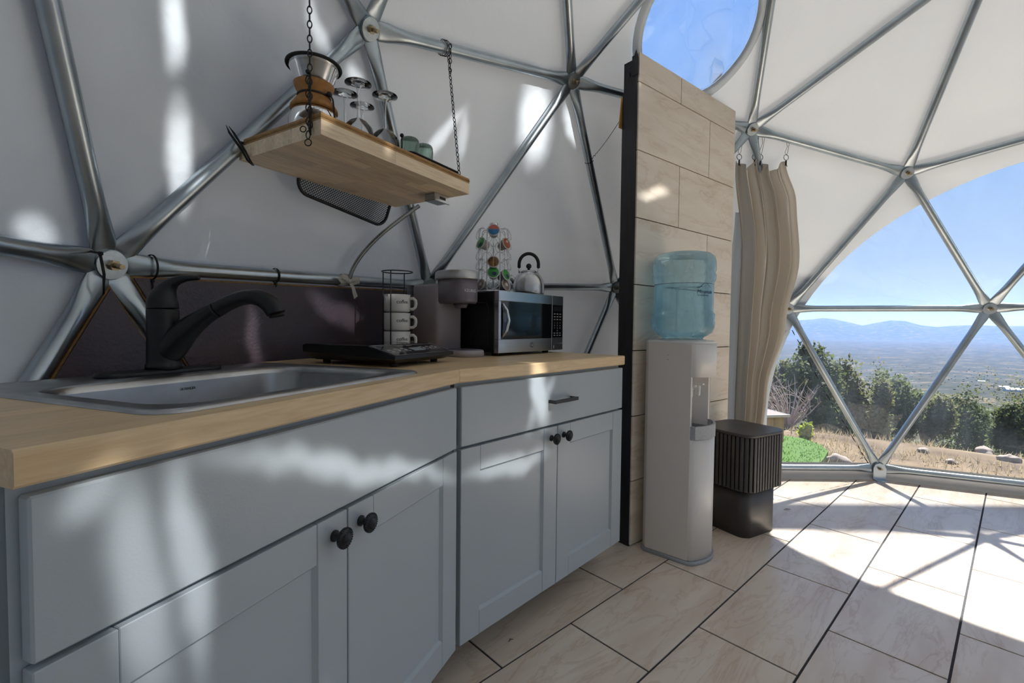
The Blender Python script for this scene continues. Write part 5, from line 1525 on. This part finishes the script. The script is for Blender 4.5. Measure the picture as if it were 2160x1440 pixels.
# water cooler (local x along the front, y to the back)
WC = V((0.788, 1.963, 0)); WA = math.atan2(0.755, 0.655)
wc = thing('water_cooler', 'tall off-white free-standing water cooler in front of the tiled partition', 'water cooler', WC, WA)
Wd, Dp, Ht = 0.245, 0.243, 0.962
def plan(ins=0.0, bow=0.028):
    pts = [(Wd / 2 + (Wd / 2 - 0.03 - ins) * u, -bow * (1 - u * u) + ins) for u in [q / 8 - 1 for q in range(17)]]
    pts = [(0.0 + ins, 0.03), (0.008 + ins, 0.012 + ins)] + pts[1:-1] + [(Wd - 0.008 - ins, 0.012 + ins), (Wd - ins, 0.03)]
    pts += [(Wd - ins, Dp - 0.02), (Wd - 0.02, Dp - ins), (0.02, Dp - ins), (ins, Dp - 0.02)]
    return pts
# side shell around an open front niche: back box + lower and upper front blocks
niy = 0.115
mb = MB(); pb = [(0, niy), (Wd, niy), (Wd, Dp - 0.02), (Wd - 0.02, Dp), (0.02, Dp), (0, Dp - 0.02)]
mb.prism(pb, 0.02, Ht)
for x0, x1 in ((0.0, 0.016), (Wd - 0.016, Wd)): mb.box(x0, 0.03, 0.58, x1, niy, 0.83)
mb.build('rear_shell', 'cooler', wc)
pf = [p for p in plan() if p[1] < 0.05]
pf = [(0, niy - 0.0005), *pf, (Wd, niy - 0.0005)]
mb = MB(); mb.prism(pf, 0.02, 0.545, None, True); mb.build('lower_front', 'coolerfront', wc)
mb = MB(); mb.prism(pf, 0.815, Ht - 0.004, None, True); mb.build('upper_front', 'coolerfront', wc)
mb = MB()                                                   # broad left and right side skins with chamfered corner
for x0, x1 in ((-0.003, 0.0), (Wd, Wd + 0.003)): mb.box(x0, 0.028, 0.02, x1, Dp - 0.025, Ht - 0.006)
mb.build('side_panel', 'cooler', wc)
mb = MB(); mb.box(0.016, niy - 0.003, 0.59, Wd - 0.016, niy + 0.0005, 0.815); mb.box(0.014, 0.03, 0.575, 0.019, niy, 0.82); mb.box(Wd - 0.019, 0.03, 0.575, Wd - 0.014, niy, 0.82); mb.build('niche_lining', 'coolerfront', wc)
mb = MB(); pd = [(0.004, niy - 0.004)] + [(max(0.004, min(Wd - 0.004, x)), y - 0.003 if y < 0.02 else y) for x, y in pf[1:-1]] + [(Wd - 0.004, niy - 0.004)]
mb.prism(pd, 0.546, 0.555); ins_ = [(Wd / 2 + (x - Wd / 2) * 0.9, 0.045 + (y - 0.045) * 0.86) for x, y in pd]
mb.loft([[(x, y, 0.555) for x, y in pd], [(x, y, 0.603) for x, y in pd], [(x, y, 0.603) for x, y in ins_], [(x, y, 0.556) for x, y in ins_]], False, False, True); mb.build('drip_tray', 'greyplastic', wc)
for x in (0.075, Wd - 0.075):
    tp_ = MB(); tp_.tube([(x, niy - 0.003, 0.745), (x, niy - 0.05, 0.745)], 0.008, 12); tp_.lathe([(0.0075, 0.715), (0.0115, 0.722), (0.0125, 0.76), (0.008, 0.767)], 18, T(x, niy - 0.056, 0)); tp = tp_.build('tap', 'mug', wc)
    mb = MB(); mb.rbox(x - 0.011, niy - 0.082, 0.766, x + 0.011, niy - 0.045, 0.775, 0.002); mb.tube([(x, niy - 0.056, 0.762), (x, niy - 0.056, 0.77)], 0.005, 10); mb.build('lever', 'mug', tp)
mb = MB(); pp = [(Wd / 2 + (x - Wd / 2) * 1.035, Dp / 2 + (y - Dp / 2) * 1.045) for x, y in plan()]
mb.prism(pp, 0.0, 0.018, None, True); mb.build('plinth', 'greyplastic', wc)
mb = MB(); p0_ = plan(0.002); p1_ = [(Wd / 2 + (x - Wd / 2) * 0.93, Dp / 2 + (y - Dp / 2) * 0.93) for x, y in p0_]
mb.loft([[(x, y, Ht - 0.004) for x, y in p0_], [(x, y, Ht + 0.003) for x, y in p0_], [(x, y, Ht + 0.008) for x, y in p1_]], True, True, True); mb.build('top_cover', 'coolerfront', wc)
bc = (Wd / 2, 0.118)
mb = MB(); mb.lathe([(0.105, Ht + 0.008), (0.1, Ht + 0.013), (0.075, Ht + 0.014), (0.07, Ht + 0.005)], 40, T(bc[0], bc[1], 0)); mb.build('bottle_collar', 'coolerfront', wc)
mb = MB(); mb.box(-0.0042, 0.13, 0.905, -0.0028, 0.1325, 0.908); mb.box(-0.0042, 0.13, 0.885, -0.0028, 0.1325, 0.888); mb.build('rivet', 'inkgrey', wc)
# bottle
bp = fr(WC, WA, bc[0], bc[1], Ht + 0.014)
BA = math.atan2(-bp.y, -bp.x)
bt = thing('water_bottle', 'large translucent blue water bottle upturned on the cooler', 'water bottle', bp, BA)
prof = [(0.088, 0.0), (0.09, 0.008), (0.105, 0.016), (0.125, 0.03), (0.134, 0.052), (0.136, 0.075), (0.133, 0.085), (0.1345, 0.092), (0.1355, 0.112), (0.129, 0.122), (0.1285, 0.128), (0.1285, 0.246), (0.1295, 0.252), (0.136, 0.268), (0.137, 0.285), (0.1335, 0.293), (0.134, 0.3), (0.1375, 0.31), (0.1365, 0.345), (0.131, 0.367), (0.115, 0.382), (0.09, 0.388), (0.0001, 0.388)]
mb = MB(); mb.lathe(prof, 56, capb=False); mb.build('shell', 'bottle', bt)
mb = MB(); mb.lathe([(0.0001, 0.004)] + [(r - 0.003, z) for r, z in prof if 0.005 < z < 0.24] + [(0.1255, 0.243), (0.0001, 0.2432)], 48, capb=False); mb.build('water', 'water', bt)
mb = MB(); mb.lathe([(0.1288, 0.2435), (0.1289, 0.2455)], 56, capb=False, capt=False); mb.build('waterline', 'inkblue', bt, False)
def wrap(me, a0, z0_, R_):
    for v in me.vertices:
        a = v.co.x / R_ + a0
        v.co = ((R_ + v.co.z) * math.cos(a), (R_ + v.co.z) * math.sin(a), z0_ + v.co.y)
me = text_mesh('Mountain', 0.0235, 0.0003, 'LEFT', 0.25); wrap(me, 0.43, 0.2, 0.1291); me.materials.clear(); me.materials.append(M['inkblue']); link('lettering', me, bt)
me = text_mesh('THE WATER THAT', 0.0075, 0.0003, 'LEFT'); wrap(me, 0.43, 0.189, 0.1291); me.materials.clear(); me.materials.append(M['inkblue']); link('lettering', me, bt)
def swoop(pts, w):
    mb = MB(); k = len(pts)
    vs_ = []
    for q, (x, y) in enumerate(pts):
        a = x / 0.1291 + 0.43
        ww = w * math.sin(PI * (0.08 + 0.9 * q / (k - 1)))
        for dz in (-ww, ww): vs_.append((0.1293 * math.cos(a), 0.1293 * math.sin(a), 0.219 + y * 0.85 + dz))
    mb.add(vs_, [(2 * q, 2 * q + 1, 2 * q + 3, 2 * q + 2) for q in range(k - 1)], True); mb.build('mountain_logo', 'inkblue', bt, False)
swoop([(0.0, 0.003), (0.014, 0.008), (0.024, 0.017), (0.033, 0.027), (0.042, 0.033)], 0.0022)
swoop([(0.045, 0.031), (0.055, 0.026), (0.064, 0.018), (0.074, 0.012), (0.088, 0.004)], 0.0014)

# fluted side stool
SC = V((1.19, 2.405, 0)); STA = math.radians(30)
sl_ = thing('side_stool', 'charcoal wooden stool with fluted square top block on a narrower base', 'stool', SC, STA)
mb = MB(); pl = rrect(-0.13, -0.13, 0.13, 0.13, 0.05, None, 8); mb.prism(pl, 0.0, 0.232, None, True); mb.build('base', 'stool', sl_)
hs = 0.158; pl = rrect(-hs, -hs, hs, hs, 0.065, None, 8)
mb = MB(); mb.prism(rrect(-hs + .011, -hs + .011, hs - .011, hs - .011, 0.056, None, 8), 0.2325, 0.50, None, True); mb.build('core', 'stool', sl_)
mb = MB(); mb.prism(pl, 0.5005, 0.516, None, True); mb.build('top', 'stool', sl_)
flm = MB(); flm.rbox(-0.0075, -0.006, 0.0, 0.0075, 0.007, 0.264, 0.002); flm = flm.mesh('flute', M['stool'])
per = []
for i in range(len(pl)):
    a, b = V(pl[i]), V(pl[(i + 1) % len(pl)]); per.append((a, b, (b - a).length))
tot = sum(p[2] for p in per); nfl = 52
for k in range(nfl):
    s = tot * k / nfl
    for a, b, l in per:
        if s <= l: break
        s -= l
    p = a.lerp(b, s / l if l > 0 else 0); tn = (b - a).normalized(); nn = V((tn.y, -tn.x)); p = p - nn * 0.0065
    link('flute', flm, sl_, T(p.x, p.y, 0.2355) @ RZ(math.atan2(nn.y, nn.x) - PI / 2))

# gathered curtain hung from the frame
cu = thing('curtain', 'gathered beige curtain hanging beside the arched window', 'curtain', (1.5, 2.86, 0), 0)
zs = [0.3 + (2.045 - 0.3) * q / 34 for q in range(35)]
def cx(z, side):
    """left and right hem of the gathered cloth by height"""
    l = lerp_tab(z, [(0.3, 1.395), (0.9, 1.40), (1.5, 1.405), (2.03, 1.345)])
    r = lerp_tab(z, [(0.3, 1.535), (0.65, 1.56), (1.05, 1.66), (1.45, 1.735), (1.8, 1.71), (2.03, 1.64)])
    return l if side == 0 else r
nu = 90; vs_, fs = [], []
for z in zs:
    l, r = cx(z, 0), cx(z, 1)
    top = max(0, (z - 1.6) / 0.43)
    for q in range(nu + 1):
        u = q / nu
        fold = math.sin(u * 2 * PI * 4.5 + 0.6 + 0.25 * math.sin(z * 2)) * (0.042 * (1 - 0.35 * top)) + 0.014 * math.sin(u * 2 * PI * 11 + z)
        x = l + (r - l) * (u + 0.028 * math.sin(u * 2 * PI * 9 + 1.1))
        drop = -0.055 * top * top * (1 - max(math.exp(-((u - c_) / 0.08) ** 2) for c_ in (0.05, 0.37, 0.5, 0.99)))
        vs_.append((x - 1.5, fold - 0.0, z + drop))
for k in range(len(zs) - 1):
    for q in range(nu):
        a = k * (nu + 1) + q; fs.append((a, a + 1, a + nu + 2, a + nu + 1))
mb = MB(); mb.add(vs_, fs, True); cl = mb.build('cloth', 'curtain', cu, False)
sm = cl.modifiers.new('thickness', 'SOLIDIFY'); sm.thickness = 0.002
cl.modifiers.new('smooth', 'SUBSURF').render_levels = 1
# liner sheet showing at its left
lnv, lnf = [], []
for k, z in enumerate([0.3 + 1.45 * q / 16 for q in range(17)]):
    for q in range(13):
        u = q / 12
        x0, x1 = lerp_tab(z, [(0.3, 1.30), (1.2, 1.34), (1.75, 1.385)]), 1.46
        lnv.append((x0 + (x1 - x0) * u - 1.5, 0.075 + 0.014 * math.sin(u * 9), z))
for k in range(16):
    for q in range(12):
        a = k * 13 + q; lnf.append((a, a + 1, a + 14, a + 13))
mb = MB(); mb.add(lnv, lnf, True); mb.build('liner', 'liner', cu, False)
A, B = HUBS[36], HUBS[44]
for k, (x, zc, lab) in enumerate(((1.362, 2.015, 'curtain ring clip at the far left beside the partition'), (1.455, 2.015, 'curtain ring clip hanging just below the hub'), (1.49, 2.015, 'second curtain ring clip right of the hub'), (1.645, 2.015, 'curtain ring clip at the right end of the curtain'))):
    p = V((x, 2.855, zc))
    rg = thing('curtain_ring', lab, 'curtain ring', p, 0, 'curtain ring clips')
    mb = MB(); mb.torus(0.0165, 0.0017, 24, 6, T(0, 0, 0.045) @ RX(PI / 2) @ RY(0.2)); mb.build('ring', 'blackmetal', rg)
    mb = MB(); mb.rbox(-0.004, -0.004, -0.004, 0.004, 0.004, 0.026, 0.001); mb.tube([(0, -0.005, 0.0), (0.004, -0.007, -0.012)], 0.002, 6); mb.build('clip', 'blackmetal', rg)
    f = max(0.0, min(1.0, (x - A.x) / (B.x - A.x))); tz = A.lerp(B, f).z - zc
    mb = MB(); yb = A.lerp(B, f).y - 2.855
    mb.tube([(0, 0, 0.058), (0.009, 0, 0.075), (0.006, yb * 0.6, 0.5 * tz + 0.05), (0.002, yb, tz + 0.022), (-0.004, yb + 0.026, tz + 0.01), (-0.006, yb * 0.7, 0.5 * tz + 0.03), (-0.008, 0, 0.075), (0, 0, 0.06)], 0.0012, 5); mb.build('hook', 'wire', rg)

# bits of debris on the tiles
for px, py, ln, a, lab in ((1660, 1075, 0.045, 0.2, 'dry leaf fragment on the tiles between stool and window'), (1632, 1052, 0.03, 1.2, 'small dry twig on the tiles near the stool foot'), (1078, 1352, 0.02, 0.7, 'tiny dark chip on the tile below the cabinet')):
    p = onz(px, py, 0.0)
    o = MB(); o.tube([(-ln / 2, 0, 0.0022), (0, 0.006, 0.004), (ln / 2, 0, 0.0022)], [0.0008, 0.0022, 0.0008], 6)
    o = o.build('dry_twig', 'bark', None); o.location = (p.x, p.y, 0); o.rotation_euler = (0, 0, a)
    tag(o, lab, 'twig', 'debris on the floor')

# torn black weatherstrip left along the leaning window tube
A, B = HUBS[43], HUBS[47]
td = (B - A).normalized(); rr_ = ((A + B) / 2 - DC); rr_ = (rr_ - td * rr_.dot(td)).normalized(); sd_ = td.cross(rr_)
if sd_.x > 0: sd_ = -sd_
ws = thing('weatherstrip', 'torn black weatherstrip remnants along the left leaning window tube', 'weatherstrip', A.lerp(B, 0.5), 0)
rnd = random.Random(17); f = 0.12
while f < 0.93:
    ln = rnd.uniform(0.012, 0.05)
    c0 = A.lerp(B, f) + rr_ * 0.022 + sd_ * (0.03 + 0.03 * (0.5 - abs(f - 0.5)) + rnd.uniform(-0.002, 0.002)); c1 = A.lerp(B, f + ln) + rr_ * 0.022 + sd_ * (0.03 + 0.03 * (0.5 - abs(f + ln - 0.5)) + rnd.uniform(-0.002, 0.002))
    o = A.lerp(B, 0.5)
    mb = MB(); mb.tube([c0 - o, (c0 + c1) / 2 - o + sd_ * rnd.uniform(-.002, .002), c1 - o], [0.002, 0.0034, 0.0018], 5); mb.build('strip', 'rubber', ws)
    f += ln + rnd.uniform(0.004, 0.035)
# ---------------------------------------------------------------- added unseen spot lamp imitating flecks of reflected sun on wall and cupboards
LPOS, LAIM = V((2.1, -0.2, 3.15)), V((-0.25, 1.6, 1.0))
lf = (LAIM - LPOS).normalized(); lr_ = lf.cross(V((0, 0, 1))).normalized(); lu = lr_.cross(lf)
LM = Matrix((lr_, lu, -lf)).transposed().to_4x4(); LM.translation = LPOS
lamp = thing('added_fleck_lamp', 'added unseen spot lamp under the dome crown, imitating flecks of reflected sun', 'lamp', LPOS, 0)
lamp.matrix_world = LM
mb = MB(); mb.lathe([(0.001, 0.16), (0.03, 0.155), (0.045, 0.14), (0.045, 0.0), (0.04, 0.0), (0.04, 0.1)], 28, capb=False, capt=False); mb.build('housing', 'blackmetal', lamp)
top = LM.inverted() @ (HUBS[31] - V((0, 0, 0.03)))
mb = MB(); mb.tube([(0, 0, 0.1), (0.0, 0.055, 0.11), top * 0.5 + V((0, 0.03, 0.05)), top], 0.004, 8); mb.build('cord', 'rubber', lamp)
ld_ = bpy.data.lights.new('added_fleck_light', 'SPOT')
ld_.energy = 165.0; ld_.spot_size = math.radians(62); ld_.spot_blend = 0.15; ld_.shadow_soft_size = 0.012; ld_.color = (1.0, 0.98, 0.95)
lo = bpy.data.objects.new('added_fleck_light', ld_); COL.objects.link(lo); lo.parent = lamp; lo.location = (0, 0, -0.012)
ld_.use_nodes = True
N, L = ld_.node_tree.nodes, ld_.node_tree.links
BLOBS = [(0.357, 0.1125, 0.117, 0.046, 0.0075, 0.7), (-0.2159, 0.1995, -1.095, 0.0212, 0.0091, 1.0), (-0.1864, 0.1467, -1.097, 0.0277, 0.0086, 1.0), (-0.2542, 0.0859, 0.049, 0.0125, 0.0064, 0.7), (-0.1029, 0.2637, -0.412, 0.0231, 0.0082, 0.5), (-0.051, 0.2547, 0.187, 0.0131, 0.0072, 0.6), (0.0799, 0.2432, 0.828, 0.0404, 0.0066, 0.6), (0.1114, 0.2481, -1.425, 0.0256, 0.007, 0.4), (0.2378, 0.283, -1.122, 0.0508, 0.034, 1.0), (0.318, 0.287, -0.772, 0.034, 0.011, 0.8), (-0.085, 0.1197, 1.142, 0.0113, 0.0039, 0.4), (-0.1439, 0.1188, -2.18, 0.0168, 0.0042, 0.35), (-0.1128, 0.0533, -1.326, 0.0238, 0.0055, 0.8), (-0.034, 0.0769, -0.277, 0.0361, 0.0093, 0.7), (-0.2793, -0.1524, -1.144, 0.0347, 0.0095, 0.6), (-0.2991, -0.1269, 0.758, 0.0105, 0.0056, 0.5), (-0.2609, -0.149, -1.195, 0.0342, 0.0065, 0.75), (-0.156, -0.1242, -0.059, 0.1049, 0.0048, 0.8), (0.0071, -0.1357, -0.066, 0.0534, 0.006, 0.8), (0.0485, -0.0932, -1.278, 0.0305, 0.0119, 1.1), (0.0518, -0.1024, -2.524, 0.0295, 0.0066, 0.6)]
tc = N.new('ShaderNodeTexCoord'); sp3 = N.new('ShaderNodeSeparateXYZ'); L.new(tc.outputs['Normal'], sp3.inputs[0])
az_ = N.new('ShaderNodeMath'); az_.operation = 'ABSOLUTE'; L.new(sp3.outputs[2], az_.inputs[0])
cmb = N.new('ShaderNodeCombineXYZ')
for i in (0, 1):
    dv = N.new('ShaderNodeMath'); dv.operation = 'DIVIDE'; L.new(sp3.outputs[i], dv.inputs[0]); L.new(az_.outputs[0], dv.inputs[1])
    L.new(dv.outputs[0], cmb.inputs[i])
ns = N.new('ShaderNodeTexNoise'); ns.inputs['Scale'].default_value = 28; ns.inputs['Detail'].default_value = 3; L.new(cmb.outputs[0], ns.inputs['Vector'])
sb = N.new('ShaderNodeVectorMath'); sb.operation = 'MULTIPLY_ADD'; sb.inputs[1].default_value = (0.018, 0.018, 0); sb.inputs[2].default_value = (-0.009, -0.009, 0); L.new(ns.outputs['Color'], sb.inputs[0])
av = N.new('ShaderNodeVectorMath'); av.operation = 'ADD'; L.new(cmb.outputs[0], av.inputs[0]); L.new(sb.outputs[0], av.inputs[1])
acc = None
for u, v, a, ra, rb, k in BLOBS:
    mp = N.new('ShaderNodeMapping'); mp.vector_type = 'TEXTURE'
    mp.inputs['Location'].default_value = (u, v, 0); mp.inputs['Rotation'].default_value = (0, 0, a); mp.inputs['Scale'].default_value = (ra * 1.1, rb * 1.2, 1)
    L.new(av.outputs[0], mp.inputs[0])
    le = N.new('ShaderNodeVectorMath'); le.operation = 'LENGTH'; L.new(mp.outputs[0], le.inputs[0])
    mr = N.new('ShaderNodeMapRange'); mr.interpolation_type = 'SMOOTHSTEP'
    mr.inputs[1].default_value, mr.inputs[2].default_value, mr.inputs[3].default_value, mr.inputs[4].default_value = 0.35, 1.15, k, 0.0
    L.new(le.outputs['Value'], mr.inputs[0])
    if acc is None: acc = mr.outputs[0]
    else:
        ad = N.new('ShaderNodeMath'); ad.operation = 'MAXIMUM'; L.new(acc, ad.inputs[0]); L.new(mr.outputs[0], ad.inputs[1]); acc = ad.outputs[0]
em = N['Emission'] if 'Emission' in N else N.new('ShaderNodeEmission')
L.new(acc, em.inputs['Strength'])
